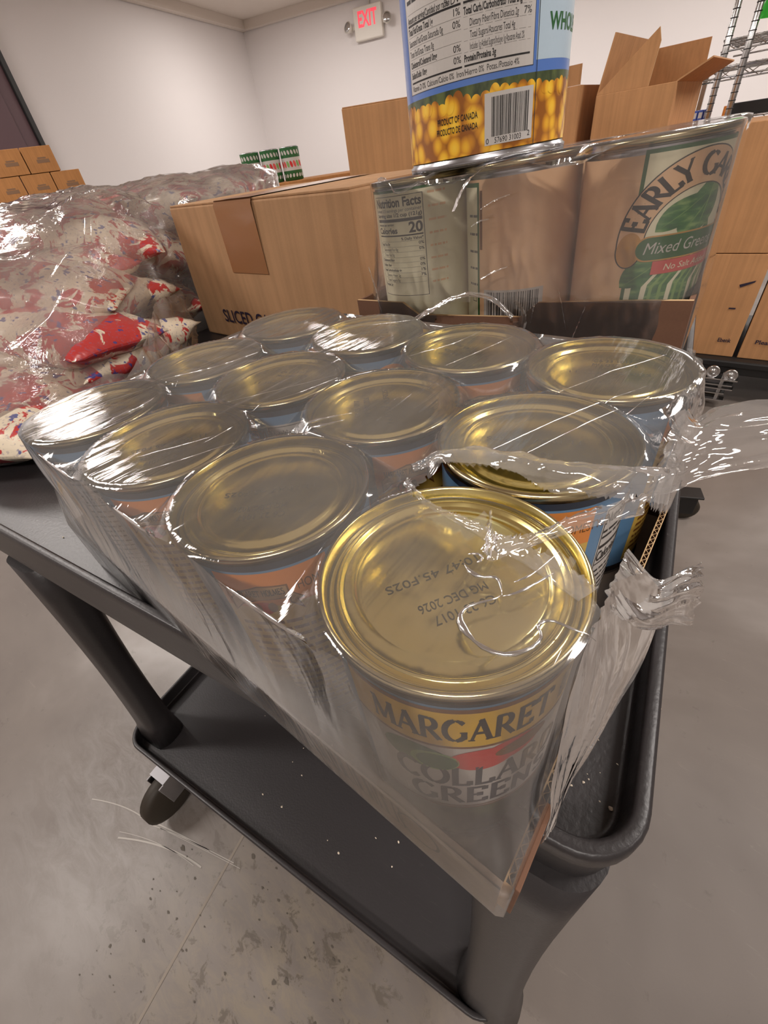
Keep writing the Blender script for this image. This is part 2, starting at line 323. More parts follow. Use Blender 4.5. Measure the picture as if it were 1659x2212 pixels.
class Print:
    """flat print laid onto a surface: fn(s, v, lift) gives the 3-D point"""
    def __init__(self, mb, fn, L=.004): self.mb, self.fn, self.L, self.k = mb, fn, L, 1
    def tris(self, T, m, lift=None, warp=None):
        if lift is None: lift = self.k * .00004; 
        i = self.mb.mi(m); bm = self.mb.bm
        for t in split_poly(T, self.L):
            a = (t[1][0] - t[0][0]) * (t[2][1] - t[0][1]) - (t[2][0] - t[0][0]) * (t[1][1] - t[0][1])
            if abs(a) < 1e-12: continue
            f = bm.faces.new([bm.verts.new(self.fn(*p, lift)) for p in t]); f.material_index = i
    def poly(self, pts, m, lv=1): self.k = lv; self.tris([(pts[0], pts[j], pts[j + 1]) for j in range(1, len(pts) - 1)], m)
    def rect(self, x0, y0, x1, y1, m, lv=1): self.poly([(x0, y0), (x1, y0), (x1, y1), (x0, y1)], m, lv)
    def frame(self, x0, y0, x1, y1, w, m, lv=1):
        self.rect(x0, y0, x1, y0 + w, m, lv); self.rect(x0, y1 - w, x1, y1, m, lv); self.rect(x0, y0, x0 + w, y1, m, lv); self.rect(x1 - w, y0, x1, y1, m, lv)
    def ell(self, cx, cy, rx, ry, m, lv=1, rot=0, a0=0, a1=360):
        c, sn = cos(RD(rot)), sin(RD(rot))
        P = [(cx + x * c - y * sn, cy + x * sn + y * c) for x, y in arcp(0, 0, rx, ry, a0, a1, 28)]
        self.poly(([(cx, cy)] if a1 - a0 < 360 else []) + P, m, lv)
    def text(self, t, x, y, h, m, lv=3, w=None, anchor='l', bold=0, shear=0, rot=0):
        T, x0, x1 = text_tris(t, bold, shear); kx = (w / (x1 - x0)) if w else h * 1.38; ky = h * 1.38
        off = {'l': x0, 'c': (x0 + x1) / 2, 'r': x1}[anchor]; c, sn = cos(rot), sin(rot); self.k = lv
        f = lambda p: (x + ((p[0] - off) * kx) * c - p[1] * ky * sn, y + ((p[0] - off) * kx) * sn + p[1] * ky * c)
        self.tris([tuple(f(p) for p in q) for q in T], m)
    def serif(self, t, x, y, h, m, lv=3, w=None, anchor='l', wt=.2, arc=None):
        cells, W_ = serif_quads(t, wt); kx = (w / W_) if w else h; off = {'l': 0, 'c': W_ / 2, 'r': W_}[anchor]; self.k = lv
        for cx, cw, qs in cells:
            for q in qs:
                pts = []
                for p in q:
                    X, Y = (cx + p[0] - off) * kx, p[1] * h
                    if arc: pts.append(arc(X, Y, (cx + cw / 2 - off) * kx))
                    else: pts.append((x + X, y + Y))
                self.tris([(pts[0], pts[1], pts[2]), (pts[0], pts[2], pts[3])], m)
    def barcode(self, x0, y0, x1, y1, n, m, lv=2, seed=1):
        r = random.Random(seed); x = x0; u = (x1 - x0) / (n * 2.1)
        while x < x1 - 2 * u:
            w = u * r.choice((.6, 1, 1, 1.8)); self.rect(x, y0, x + w, y1, m, lv); x += w + u * r.choice((.7, 1, 1.5))
    def lines(self, x0, x1, y0, y1, n, m, lv=2, seed=3, th=.5):
        r = random.Random(seed)
        for k in range(n):
            y = y1 - (y1 - y0) * (k + .5) / n; h = (y1 - y0) / n * th / 2; x = x0
            while x < x1:
                w = r.uniform(.0012, .006); self.rect(x, y - h, min(x + w, x1), y + h, m, lv); x += w + .0009
def cyl(r, a0): return lambda x, y, l=0: ((r + l) * cos(a0 + x / r), (r + l) * sin(a0 + x / r), y)
def flat(o, ex, ey, n): 
    o, ex, ey, n = map(Vector, (o, ex, ey, n)); return lambda x, y, l=0: o + ex * x + ey * y + n * l

# ================================================================ the room
K = Vector((-7.6, 6.56, 0)); D1 = Vector((.951, .309, 0)); D2 = Vector((.309, -.951, 0)); CH = 2.7
def slab(name, a, b, z0, z1, th, out, m, kind='structure', parent=None):
    mb = MB(); a, b, out = Vector(a), Vector(b), Vector(out)
    P = [a, b, b + out * th, a + out * th]
    lo = [(p.x, p.y, z0) for p in P]; hi = [(p.x, p.y, z1) for p in P]
    mb.poly(lo[::-1], m); mb.poly(hi, m)
    for i in range(4): j = (i + 1) % 4; mb.poly([lo[i], lo[j], hi[j], hi[i]], m)
    o = mb.build(name, parent)
    if kind: o['kind'] = kind
    return o
LX, LY = 14.0, 13.0
cA, cB, cC, cD = K, K + D1 * LX, K + D1 * LX + D2 * LY, K + D2 * LY
slab('wall_right', cA, cB, 0, CH, .12, -D2, 'wall'); slab('wall_left', cD, cA, 0, CH, .12, -D1, 'wall')
slab('wall_back', cC, cD, 0, CH, .12, D2, 'wall'); slab('wall_side', cB, cC, 0, CH, .12, D1, 'wall')
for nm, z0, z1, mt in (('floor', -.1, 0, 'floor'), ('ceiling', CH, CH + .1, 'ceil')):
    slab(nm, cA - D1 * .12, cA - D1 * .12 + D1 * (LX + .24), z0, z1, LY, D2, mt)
# thin steel beam where the ceiling meets the corner
mb = MB()
for q in (D1, D2):
    pass
mb.box(K + D1 * 7 + D2 * .06 + Vector((0, 0, CH - .05)), (14, .1, .1), 'ceil', rz=atan2(D1.y, D1.x)); o = mb.build('trim_1'); o['kind'] = 'structure'
mb = MB(); mb.box(K + D2 * 6.5 + D1 * .06 + Vector((0, 0, CH - .05)), (12.8, .1, .1), 'ceil', rz=atan2(D2.y, D2.x)); o = mb.build('trim_2'); o['kind'] = 'structure'
# door panel on the left wall
p0 = Vector((-6.232, 2.36, 0)) + D1 * .03
dr = empty('door_1', p0 + D2 * .55, atan2(D2.y, D2.x), kind='structure')
mb = MB(); mb.box((0, 0, 1.2), (1.0, .05, 2.38), 'maroon', bev=.004)
for z in (.62, 1.75): mb.box((0, .03, z), (.7, .012, .85), 'maroon', bev=.004)
mb.build('door_leaf', dr)
mb = MB(); mb.box((-.525, 0, 1.21), (.05, .1, 2.42), 'black', bev=.003); mb.box((.525, 0, 1.21), (.05, .1, 2.42), 'black', bev=.003); mb.box((0, 0, 2.43), (1.1, .1, .05), 'black', bev=.003); mb.build('door_frame', dr)
mb = MB(); mb.tube([(.42, .03, 1.02), (.42, .09, 1.02), (.3, .09, 1.02)], .011, 'chrome'); mb.build('door_handle', dr)
# floor joint, scuffs
mb = MB(); a, b = Vector((-.30, -.40, .0006)), Vector((-.378, -.06, .0006)); d = (b - a).normalized(); nn = Vector((-d.y, d.x, 0)) * .0022
e0, e1 = a - d * 3, b + d * 7; mb.poly([e0 - nn, e1 - nn, e1 + nn, e0 + nn], 'joint')
o = mb.build('trim_3'); o['kind'] = 'structure'
mb = MB(); rr = random.Random(5)
SCR = [(((-.553, -.268), (-.468, -.223), (-.387, -.198)), .0026), (((-.550, -.226), (-.470, -.198), (-.395, -.176)), .0020), (((-.66, -.27), (-.585, -.235), (-.52, -.22)), .0018), (((-.52, -.220), (-.44, -.190), (-.345, -.160)), .0013), (((-.56, -.262), (-.48, -.226), (-.40, -.205)), .0010), (((-.50, -.212), (-.42, -.186), (-.33, -.158)), .0009)]
def ribbon(pts, w, m, z=.0007):
    for a, b in zip(pts, pts[1:]):
        a, b = Vector((*a, z)), Vector((*b, z)); d = (b - a).normalized(); q = Vector((-d.y, d.x, 0)) * w / 2; mb.poly([a - q, b - q, b + q, a + q], m)
for (p0_, p1_, p2_), w in SCR:
    pts = []
    for k in range(15): t = k / 14; pts.append(tuple(p0_[i] * (1 - t) * (1 - 2 * t) + 4 * p1_[i] * t * (1 - t) + p2_[i] * t * (2 * t - 1) for i in (0, 1)))
    ribbon(pts, w, 'scratch')
o = mb.build('floor_scratches'); tag(o, 'pale curved wheel scratches worn into the grey concrete floor', 'scratch marks', kind='stuff')
mb = MB()
for k in range(90):
    cx, cy = rr.uniform(-.45, .0), rr.uniform(-.42, -.12); r0 = rr.uniform(.0008, .0024) * (2.0 if k % 9 == 0 else 1)
    if cy > -.12: continue
    mb.poly([(cx + r0 * rr.uniform(.5, 1.6) * cos(t * pi / 4), cy + r0 * rr.uniform(.4, 1) * sin(t * pi / 4), .0008) for t in range(8)], 'stain')
o = mb.build('floor_stains'); tag(o, 'small dark chips and drips on the floor beside the cart', 'stains', kind='stuff')
# ceiling lamps, all out of view; some added to brighten the walls
for k, (x, y) in enumerate(FLOOR_LIGHTS):
    e = empty('unseen_ceiling_light', (x, y, CH), RD(18)); 
    tag(e, 'unseen long fluorescent ceiling lamp above the ' + ['cart handle side', 'lower left floor', 'carton stacks', 'bag pile', 'far left door', 'left wall cartons', 'exit sign', 'wire shelves', 'open floor on the right', 'far corner', 'right wall middle', 'far wall'][k], 'lamp', 'unseen ceiling lamps of the storeroom')
    mb = MB(); mb.box((0, 0, -.03), (1.24, .34, .06), 'white_pl', bev=.006); mb.build('unseen_lamp_housing', e)
    mb = MB(); mb.poly([(-.58, -.13, -.062), (-.58, .13, -.062), (.58, .13, -.062), (.58, -.13, -.062)], 'lamp'); mb.build('unseen_lamp_diffuser', e)

# ================================================================ exit sign on the right wall
sx = K + D1 * 2.11 + D2 * .0
e = empty('exit_sign', (sx.x, sx.y, 2.35), atan2(D1.y, D1.x), label='white exit sign with red letters and two round lamps high on the wall', cat='exit sign')
Wd, Hd = .43, .33
mb = MB(); mb.box((0, -.045, 0), (Wd, .08, Hd), 'white_pl', bev=.012); mb.build('sign_housing', e)
mb = MB(); P_ = Print(mb, flat((0, -.0858, 0), (1, 0, 0), (0, 0, 1), (0, -1, 0)), .2); P_.text('EXIT', 0, -.03, .155, 'exit', w=.29, anchor='c', bold=.03); mb.build('sign_letters', e)
for sgn in (-1, 1):
    mb = MB(); mb.box((sgn * .24, -.04, -.02), (.06, .04, .04), 'white_pl', bev=.005)
    X = Matrix.Translation((sgn * .29, -.09, -.02)) @ Matrix.Rotation(RD(20 * sgn), 4, 'Z') @ Matrix.Rotation(RD(70), 4, 'X')
    b2 = bmesh.new(); bmesh.ops.create_cone(b2, cap_ends=True, segments=24, radius1=.03, radius2=.065, depth=.08, matrix=Matrix.Identity(4)); mb.add(b2, X, 'white_pl', True)
    b2 = bmesh.new(); bmesh.ops.create_cone(b2, cap_ends=True, segments=24, radius1=.054, radius2=.05, depth=.01, matrix=Matrix.Translation((0, 0, .043))); mb.add(b2, X, 'chrome', True)
    mb.build('lamp_head', e)
mb = MB(); mb.tube([(.02, -.02, Hd / 2 - .01), (.02, -.02, CH - 2.35 + .0)], .011, 'white_pl'); mb.build('conduit', e)

# ================================================================ utility cart
CA = RD(8.0); EX = Vector((cos(CA), sin(CA), 0)); EY = Vector((-sin(CA), cos(CA), 0))
cart = empty('utility_cart', (0, 0, 0), CA, label='black plastic utility cart carrying the wrapped cans', cat='cart')
SH, LIP = .684, .700
def rrect(x0, x1, y0, y1, r, n=8):
    P = []
    for cx, cy, a in ((x1 - r, y1 - r, 0), (x0 + r, y1 - r, 90), (x0 + r, y0 + r, 180), (x1 - r, y0 + r, 270)):
        P += [(cx + r * cos(RD(a + 90 * k / n)), cy + r * sin(RD(a + 90 * k / n))) for k in range(n + 1)]
    return P
def shelf(name, x0, x1, y0, y1, r, zf, zl, zs, lw=.0045):
    mb = MB(); rows = []
    prof = [(.012, zs + .004), (.004, zs), (.0022, zs + .001), (.0015, zs + .003), (.0005, zs + .02), (.0003, zl - .0135), (0, zl - .0125), (-.0016, zl - .0115), (-.002, zl - .0105), (-.002, zl - .003), (-.0016, zl - .0012), (-.0006, zl - .0002), (0, zl), (lw - .0015, zl), (lw - .0005, zl - .0004), (lw, zl - .0014), (lw + .0002, zl - .003), (lw + .0012, zf + .003), (lw + .0016, zf + .001), (lw + .0026, zf + .0002), (lw + .004, zf)]
    for ins, z in prof: rows.append([(x, y, z) for x, y in rrect(x0 + ins, x1 - ins, y0 + ins, y1 - ins, max(r - ins, .006))])
    mb.grid(rows, 'cart', True, True)
    mb.poly([(x, y, zf) for x, y in rrect(x0 + lw + .004, x1 - lw - .004, y0 + lw + .004, y1 - lw - .004, max(r - lw - .004, .006))], 'cart')
    mb.poly([(x, y, zf - .006) for x, y in rrect(x0 + .003, x1 - .003, y0 + .003, y1 - .003, r)][::-1], 'cart')
    return mb.build(name, cart, weld=.00005)
shelf('top_shelf', -1.02, .0765, -.0215, .66, .024, SH, LIP, .630)
shelf('lower_shelf', -.565, .075, -.072, .60, .035, .178, .2, .13)
def leg(name, top, bot, sx_, sy_):
    mb = MB(); rows = []
    for k in range(9):
        t = k / 8; f = 1 - .18 * sin(pi * t) + (.16 * (t > .9)); cx, cy, z = (Vector(top) * (1 - t) + Vector(bot) * t)
        rows.append([(cx + x, cy + y, z) for x, y in rrect(-sx_ * f, sx_ * f, -sy_ * f, sy_ * f, min(sx_, sy_) * f * .8, 6)])
    mb.grid(rows, 'cart', True, True, True); return mb.build(name, cart)
def tocart(x, y): return (Vector((x, y, 0)).dot(EX), Vector((x, y, 0)).dot(EY))
a = tocart(-.455, -.066); b = tocart(-.522, -.105); leg('leg', (*a, .62), (*b, .182), .031, .022)
a = tocart(.044, .004); b = tocart(.06, -.034); leg('leg', (*a, .66), (*b, .182), .030, .024)
leg('leg', (-.46, .59, .66), (-.52, .56, .182), .031, .022); leg('leg', (.03, .58, .66), (.035, .55, .182), .033, .025)
for x, y, oy in ((-.525, -.045, -.048), (.02, -.02, .02), (-.50, .54, .02), (.02, .54, .02)):
    mb = MB(); mb.tube([(x, y, .135), (x, y, .10)], .014, 'steel')
    for s_ in (-.017, .017): mb.box((x + s_, y + oy * .55, .075), (.003, .055, .06), 'steel', bev=.001)
    mb.box((x, y + oy * .3, .106), (.037, .06, .004), 'steel'); o = mb.build('caster', cart)
    mb = MB(); mb.grid([[(x + xx, y + oy + r * cos(2 * pi * k / 28), .050 + r * sin(2 * pi * k / 28)) for k in range(28)] for r, xx in ((.01, -.013), (.042, -.013), (.050, -.008), (.050, .008), (.042, .013), (.01, .013))], 'rubber', True, True, True); mb.build('wheel', o)
# crumbs of paper on the shelves
rr = random.Random(11); mb = MB()
def crumb(x, y, z, r0):
    b2 = bmesh.new(); bmesh.ops.create_icosphere(b2, subdivisions=1, radius=r0)
    for v in b2.verts: v.co *= rr.uniform(.6, 1.3)
    mb.add(b2, Matrix.Translation((x, y, z + r0 * .4)) @ Matrix.Diagonal((1, rr.uniform(.4, 1), .45, 1)), 'crumb')
for k in range(46):
    p = EX * rr.uniform(.035, .064) + EY * rr.uniform(.0, .15); crumb(p.x, p.y, SH, rr.uniform(.00025, .0006))
for x, y, r0 in ((.0715, .064, .0016), (.0665, .012, .0013), (.064, .03, .0006), (-.336, -.046, .0011), (.066, .075, .0008), (.062, .09, .0007)): crumb(x, y, SH, r0)
for k in range(16):
    p = EX * rr.uniform(-.45, 0) + EY * rr.uniform(-.03, .1); crumb(p.x, p.y, .178, rr.uniform(.0008, .002))
for x0, y0, l, a in ((.062, .07, .006, .4), (.066, .05, .004, 1.2), (.055, .035, .004, 2.2), (.068, .082, .005, 1.9)):
    mb.tube([(x0 + l * t * cos(a + t), y0 + l * t * sin(a + t), SH + .0006) for t in (0, .25, .5, .75, 1)], .00018, 'crumb', 5)
tag(mb.build('paper_crumbs'), 'tiny pale paper crumbs and fibres scattered on the black cart shelves', 'crumbs', kind='stuff')

# ================================================================ cans
CAN_H, CAN_R = .1130, .0366
def lid_mesh(mb, R=.0381, H=CAN_H, m='gold'):
    k = R / .0381
    mb.lathe([(R * .965, H - .0035), (R, H - .0033), (R + .0001, H - .0008), (R - .0006, H), (R - .0012, H)], 'rim')
    mb.lathe([(r * k, H + z) for r, z in ((.0369, 0), (.0363, -.0004), (.0360, -.0042), (.0356, -.0047), (.0343, -.0047), (.0338, -.0043), (.0332, -.0032), (.0326, -.0028), (.0320, -.0030), (.0313, -.0040), (.0308, -.0042), (.0290, -.0042), (.0280, -.0041), (.0274, -.0036), (.0269, -.0034), (.0255, -.0034), (.012, -.0034), (.001, -.0034))], m, 96)
    mb.poly([(.001 * k * cos(t * pi / 4), .001 * k * sin(t * pi / 4), H - .0035) for t in range(8)], m)
def can_body(mb, R=CAN_R, H=CAN_H):
    pr = [(R - .003, .0), (R + .0009, .0003), (R + .0009, .003), (R - .0006, .0038)]
    z = .0045
    while z < H - .008: pr.append((R - .0004, z)); z += .004
    pr += [(R - .0004, H - .006), (R - .0012, H - .0045), (R - .0004, H - .0035)]
    mb.lathe(pr, 'steel', 64); mb.poly([((R - .003) * cos(2 * pi * k / 32), (R - .003) * sin(2 * pi * k / 32), 0) for k in range(32)][::-1], 'steel')
def label_main():
    mb = MB(); R = CAN_R + .0002; fn = cyl(R, 0); H0, H1 = .006, .1085
    mb.lathe([(R, H0), (R, .03), (R, .06), (R, .09), (R, .1055)], 'l_blue', 96); mb.lathe([(R, .1055), (R, H1)], 'l_navy', 96)
    P = Print(mb, fn); A = lambda d: RD(d) * R
    # recipe panel centred on 0 degrees
    P.rect(A(-31), .008, A(32), .1045, 'l_recipe', 1); P.rect(A(-31), .0875, A(32), .1045, 'l_orange', 2)
    P.text('HOMESTYLE', A(13), .0935, .0045, 'l_brown', 4, w=A(30)); 
    P.poly([(A(-27), .0915), (A(-20), .096), (A(-8), .0985), (A(8), .0975), (A(8), .0905), (A(-8), .0915), (A(-20), .089), (A(-27), .0845)], 'l_brown', 3)
    P.poly([(A(-26), .0912), (A(-20), .0952), (A(-8), .0978), (A(7), .0968), (A(7), .0912), (A(-8), .0922), (A(-20), .0897), (A(-26), .0855)], 'l_ribbon', 4)
    P.serif('MARGARET HOLMES', A(-9.5), .0932, .0030, 'l_dark', 5, w=A(30), anchor='c')
    P.poly([(A(8), .094), (A(15), .089), (A(11), .0885), (A(13), .083), (A(6), .088)], 'l_brown', 3); P.poly([(A(8.5), .093), (A(13.5), .0893), (A(10.2), .0892), (A(11.8), .085), (A(7), .0885)], 'l_ribbon', 4)
    P.ell(A(-9), .0865, A(6), .0035, 'l_red', 4); P.ell(A(-13), .0868, A(3), .0028, 'l_brown', 4); P.ell(A(-4), .0868, A(2.6), .0026, 'l_brown', 5)
    P.lines(A(-26), A(27), .014, .080, 15, 'l_brown', 4, 5, .42); P.text('Southern Kitchen', A(0), .0412, .0036, 'l_brown', 6, w=A(36), anchor='c', bold=.01)
    # nutrition panel
    P.rect(A(41), .008, A(79), .1005, 'l_white', 2); P.frame(A(42), .009, A(78), .0995, .0004, 'l_dark', 3)
    P.text('Nutrition Facts', A(43), .0925, .0052, 'l_dark', 4, w=A(33), bold=.025); P.lines(A(43), A(77), .084, .090, 2, 'l_dark', 4, 8, .4)
    P.rect(A(43), .0795, A(77), .0812, 'l_dark', 4); P.text('Calories', A(43), .0725, .0056, 'l_dark', 4, w=A(21), bold=.025); P.text('30', A(77), .0725, .0062, 'l_dark', 4, anchor='r', bold=.03); P.rect(A(43), .0703, A(77), .071, 'l_dark', 4)
    P.lines(A(43), A(77), .014, .068, 14, 'l_dark', 4, 9, .34)
    # enjoy oval
    P.ell(A(100), .0945, A(17), .0075, 'l_orange', 2); P.text('Enjoy!', A(98), .0925, .0052, 'l_dark', 4, w=A(20), anchor='c', bold=.02, shear=.2)
    P.lines(A(86), A(108), .066, .08, 4, 'l_navy', 4, 11, .4); P.lines(A(84), A(118), .045, .060, 4, 'l_navy', 4, 12, .4)
    # front panel centred on 180 degrees
    P.rect(A(126), .006, A(234), .1045, 'l_white', 1); P.rect(A(126), .0835, A(234), .1025, 'l_yellow', 2); P.rect(A(126), .1025, A(234), .1045, 'l_brown', 2); P.rect(A(126), .0823, A(234), .0835, 'l_brown', 3)
    P.serif('MARGARET', A(178), .0875, .0115, 'l_dark', 4, w=A(78), anchor='c', wt=.24); P.serif('HOLMES', A(222), .0875, .0115, 'l_dark', 5, w=A(8), anchor='l')
    P.ell(A(157), .0735, A(16), .0075, 'l_green', 3, -8); P.ell(A(165), .0720, A(11), .0062, 'l_lgreen', 4, 6); P.ell(A(166), .0718, A(9.4), .0052, 'l_green', 5, 6)
    P.ell(A(186), .0738, A(15), .0070, 'l_red', 4, 4); P.ell(A(199), .0765, A(14), .0062, 'l_red', 3, 12); P.ell(A(204), .0775, A(13), .0035, 'l_brown', 5, 14)
    P.serif('COLLARD', A(146), .0550, .0135, 'l_navy', 4, w=A(84), wt=.24); P.serif('GREENS', A(152), .0390, .0130, 'l_navy', 4, w=A(76), wt=.24)
    P.frame(A(128), .033, A(232), .0355, .0008, 'l_brown', 4); P.rect(A(126), .006, A(234), .0335, 'l_field', 3)
    return mb
def mk_can(kind='main'):
    e = empty('tin_can')
    mb = MB(); can_body(mb); mb.build('can_body', e)
    label_main().build('paper_label', e)
    mb = MB(); lid_mesh(mb); P = Print(mb, flat((0, 0, CAN_H - .00334), (1, 0, 0), (0, 1, 0), (0, 0, 1)), .01)
    P.text('11 10:47 45.F02S', .001, -.0035, .0030, 'code', 1, w=.036, anchor='c'); P.text('MG DEC 2026', .003, .0065, .0030, 'code', 1, w=.0205, anchor='c'); P.text('C6 23 1017', .002, .0115, .0030, 'code', 1, w=.0180, anchor='c')
    mb.build('lid', e); return e
POS = {(0, 0): (0.0027, 0.0006), (1, 0): (-0.0763, 0.0001), (2, 0): (-0.1527, 0.0011), (3, 0): (-0.2311, 0.0004), (0, 1): (-0.0039, 0.0767), (1, 1): (-0.0803, 0.0764), (2, 1): (-0.1570, 0.0774), (3, 1): (-0.2336, 0.0772), (0, 2): (0.0008, 0.1534), (1, 2): (-0.0768, 0.1553), (2, 2): (-0.1548, 0.1555), (3, 2): (-0.2320, 0.1558)}
rho = {(0, 0): 128, (1, 0): -46, (2, 0): -48, (3, 0): -112, (0, 1): -65, (1, 1): -30, (2, 1): -100, (3, 1): -75, (0, 2): 4, (1, 2): -44, (2, 2): -130, (3, 2): -122}
lidrot = {(0, 0): -122, (1, 0): -140, (0, 1): -160}
LBL = {
 (0, 0): 'largest can at the nearest tray corner, white and yellow label, torn wrap over lid',
 (1, 0): 'can just left of the nearest corner can, with ribbon emblem and yellow recipe label',
 (2, 0): 'third can along the near left tray edge, narrow gold lid over a recipe label',
 (3, 0): 'can at the far left end of the near tray edge, blue label with orange edge',
 (0, 1): 'can behind the corner can at the torn open side, blue label with nutrition panel',
 (1, 1): 'middle row can second from the torn open right side, surrounded by other cans',
 (2, 1): 'middle row can third from the torn open right side, lid streaked by wrap folds',
 (3, 1): 'middle row can at the left end of the tray, beside a bright wrap fold',
 (0, 2): 'rear row can at the right hand end of the tray, wrap crumpled at its rim',
 (1, 2): 'rear row can second from the right, orange square on its blue label',
 (2, 2): 'rear row can third from the right, just below the rear tray corner',
 (3, 2): 'rear row can at the left end, lid in front of the brown carton'}
c0 = mk_can()
for i, (k, (x, y)) in enumerate(POS.items()):
    c = c0 if i == 0 else copy_tree(c0)
    c.location = (x, y, .6870); c.rotation_euler.z = RD(rho[k])
    for ch in c.children:
        if ch.name.startswith('lid'): ch.rotation_euler.z = RD(lidrot.get(k, random.uniform(0, 360)) - rho[k])
    tag(c, LBL[k], 'can', 'cans in the wrapped front tray')

# ================================================================ front cardboard tray
X0, X1, Y0, Y1, TZ = -.2715, .0435, -.0395, .1965, .725; TH = .0028
tray = empty('cardboard_tray', (0, 0, 0), label='open corrugated cardboard tray holding twelve wrapped cans at the front of the cart', cat='tray')
mb = MB(); mb.box(((X0 + X1) / 2, (Y0 + Y1) / 2, SH + .0013), (X1 - X0, Y1 - Y0, .0024), 'card_gr'); mb.build('tray_bottom', tray)
def wall(name, a, b, out, m, top=TZ, pr=None, cut=True):
    mb = MB(); a, b, out = Vector(a), Vector(b), Vector(out); z0, z1 = SH + .0005, top; d = b - a; L = d.length; d = d.normalized()
    for s_, mm in ((0, 'card_br'), (TH, m)):
        q = out * s_; mb.poly([a + q + Vector((0, 0, z0)), b + q + Vector((0, 0, z0)), b + q + Vector((0, 0, z1)), a + q + Vector((0, 0, z1))], mm)
    for s_ in (.0, TH - .0005):       # liner edges
        q0, q1 = out * s_, out * (s_ + .0005); z = Vector((0, 0, z1)); mb.poly([a + q0 + z, b + q0 + z, b + q1 + z, a + q1 + z], 'card_in')
    if not cut: z = Vector((0, 0, z1)); mb.poly([a + z, b + z, b + out * TH + z, a + out * TH + z], m)
    n = int(L / .0042) if cut else 0; pts = []          # fluting seen on the cut edge
    for k in range(n * 6 + 1 if n else 0):
        t = k / (n * 6); pts.append((a + d * L * t + out * (TH / 2 + (TH / 2 - .0006) * cos(2 * pi * n * t))))
    for p, q in zip(pts, pts[1:]):
        w = out * .0002; z = Vector((0, 0, z1 - .0002)); mb.poly([p - w + z, q - w + z, q + w + z, p + w + z], 'card_in')
        mb.poly([p + z, q + z, q + z - Vector((0, 0, .008)), p + z - Vector((0, 0, .008))], 'card_br')
    for p in (a, b): mb.poly([p + Vector((0, 0, z0)), p + out * TH + Vector((0, 0, z0)), p + out * TH + Vector((0, 0, z1)), p + Vector((0, 0, z1))], 'card_in')
    if pr: pr(mb)
    return mb.build(name, tray)
def front_print(mb):
    P = Print(mb, flat((X1, Y0 - TH, SH), (-1, 0, 0), (0, 0, 1), (0, -1, 0)), .02)
    r = random.Random(4)
    P.frame(.030, .012, .300, .0365, .0006, 'ink2', 1); x = .036
    while x < .30:
        w = r.choice((.001, .0018, .003)); P.poly([(x, .0135), (x + w, .0135), (x + w + .001, .0350), (x + .001, .0350)], 'ink2', 2); x += w + r.choice((.0012, .002, .0034))
    P.ell(.030, .0243, .009, .0122, 'ink2', 1); P.ell(.030, .0243, .0078, .0108, 'card_gr', 2)
wall('side_wall', (X0, Y0, 0), (X1, Y0, 0), (0, -1, 0), 'card_gr', pr=front_print, cut=False)
wall('side_wall', (X1, Y0, 0), (X1, Y1, 0), (1, 0, 0), 'card_br')
wall('side_wall', (X0, Y1, 0), (X1, Y1, 0), (0, 1, 0), 'card_br'); wall('side_wall', (X0, Y0, 0), (X0, Y1, 0), (-1, 0, 0), 'card_gr')
mb = MB(); mb.box((X1 + TH + .0012, Y0 + .013, SH + .0210), (.0016, .026, .0400), 'card_br', bev=.0003); mb.build('corner_flap', tray)

# ================================================================ shrink wrap over the front tray
def hullpts(cs, R, n):
    """points of the convex outline around circles, by support direction, resampled evenly"""
    P = []
    for k in range(720):
        a = 2 * pi * k / 720; c = max(cs, key=lambda q: q[0] * cos(a) + q[1] * sin(a)); P.append((c[0] + R * cos(a), c[1] + R * sin(a)))
    P.append(P[0]); L = [0]
    for a, b in zip(P, P[1:]): L.append(L[-1] + hypot(b[0] - a[0], b[1] - a[1]))
    out = []; j = 0
    for k in range(n):
        t = L[-1] * k / n
        while L[j + 1] < t: j += 1
        u = (t - L[j]) / max(L[j + 1] - L[j], 1e-9); out.append((P[j][0] + (P[j + 1][0] - P[j][0]) * u, P[j][1] + (P[j + 1][1] - P[j][1]) * u))
    return out
def inpoly(x, y, P):
    r = False; j = len(P) - 1
    for i in range(len(P)):
        if (P[i][1] > y) != (P[j][1] > y) and x < (P[j][0] - P[i][0]) * (y - P[i][1]) / (P[j][1] - P[i][1]) + P[i][0]: r = not r
        j = i
    return r
CC = list(POS.values()); RL = .0385
N = 620; hull = hullpts(CC, RL + .0006, N)
def rectpt(x, y):   # nearest outline point of the tray for a hull point, corners kept sharp
    cx, cy = (X0 + X1) / 2, (Y0 + Y1) / 2; hx, hy = (X1 - X0) / 2 + TH + .0006, (Y1 - Y0) / 2 + TH + .0006
    dx, dy = x - cx, y - cy; ix, iy = hx - .04, hy - .04
    if abs(dx) > ix and abs(dy) > iy:
        u, v = (abs(dx) - ix), (abs(dy) - iy); s_ = .04 / max(u, v); u, v = min(u * s_, .04), min(v * s_, .04)
        return (cx + math.copysign(ix + u, dx), cy + math.copysign(iy + v, dy))
    if abs(dx) > ix: return (cx + math.copysign(hx, dx), y)
    return (x, cy + math.copysign(hy, dy))
TOPZ = .6870 + CAN_H
def topz(x, y):
    d = min(hypot(x - a, y - b) for a, b in CC); z = TOPZ + .0007
    if d > RL: t = min((d - RL) / .014, 1); z -= .009 * t * (2 - t) * .8
    elif d < RL - .002: z -= .0006 * min((RL - .002 - d) / .02, 1)
    n_ = noise.noise(Vector((x * 120, y * 22, 3))) * .00045
    g_ = math.exp(-((x - .010) ** 2 + (y + .016) ** 2) / .00022); z += g_ * (.0016 * abs(noise.noise(Vector((x * 85, y * 85, 7)))) + .0008 * noise.noise(Vector((x * 190, y * 190, 2))))
    return z + abs(n_)
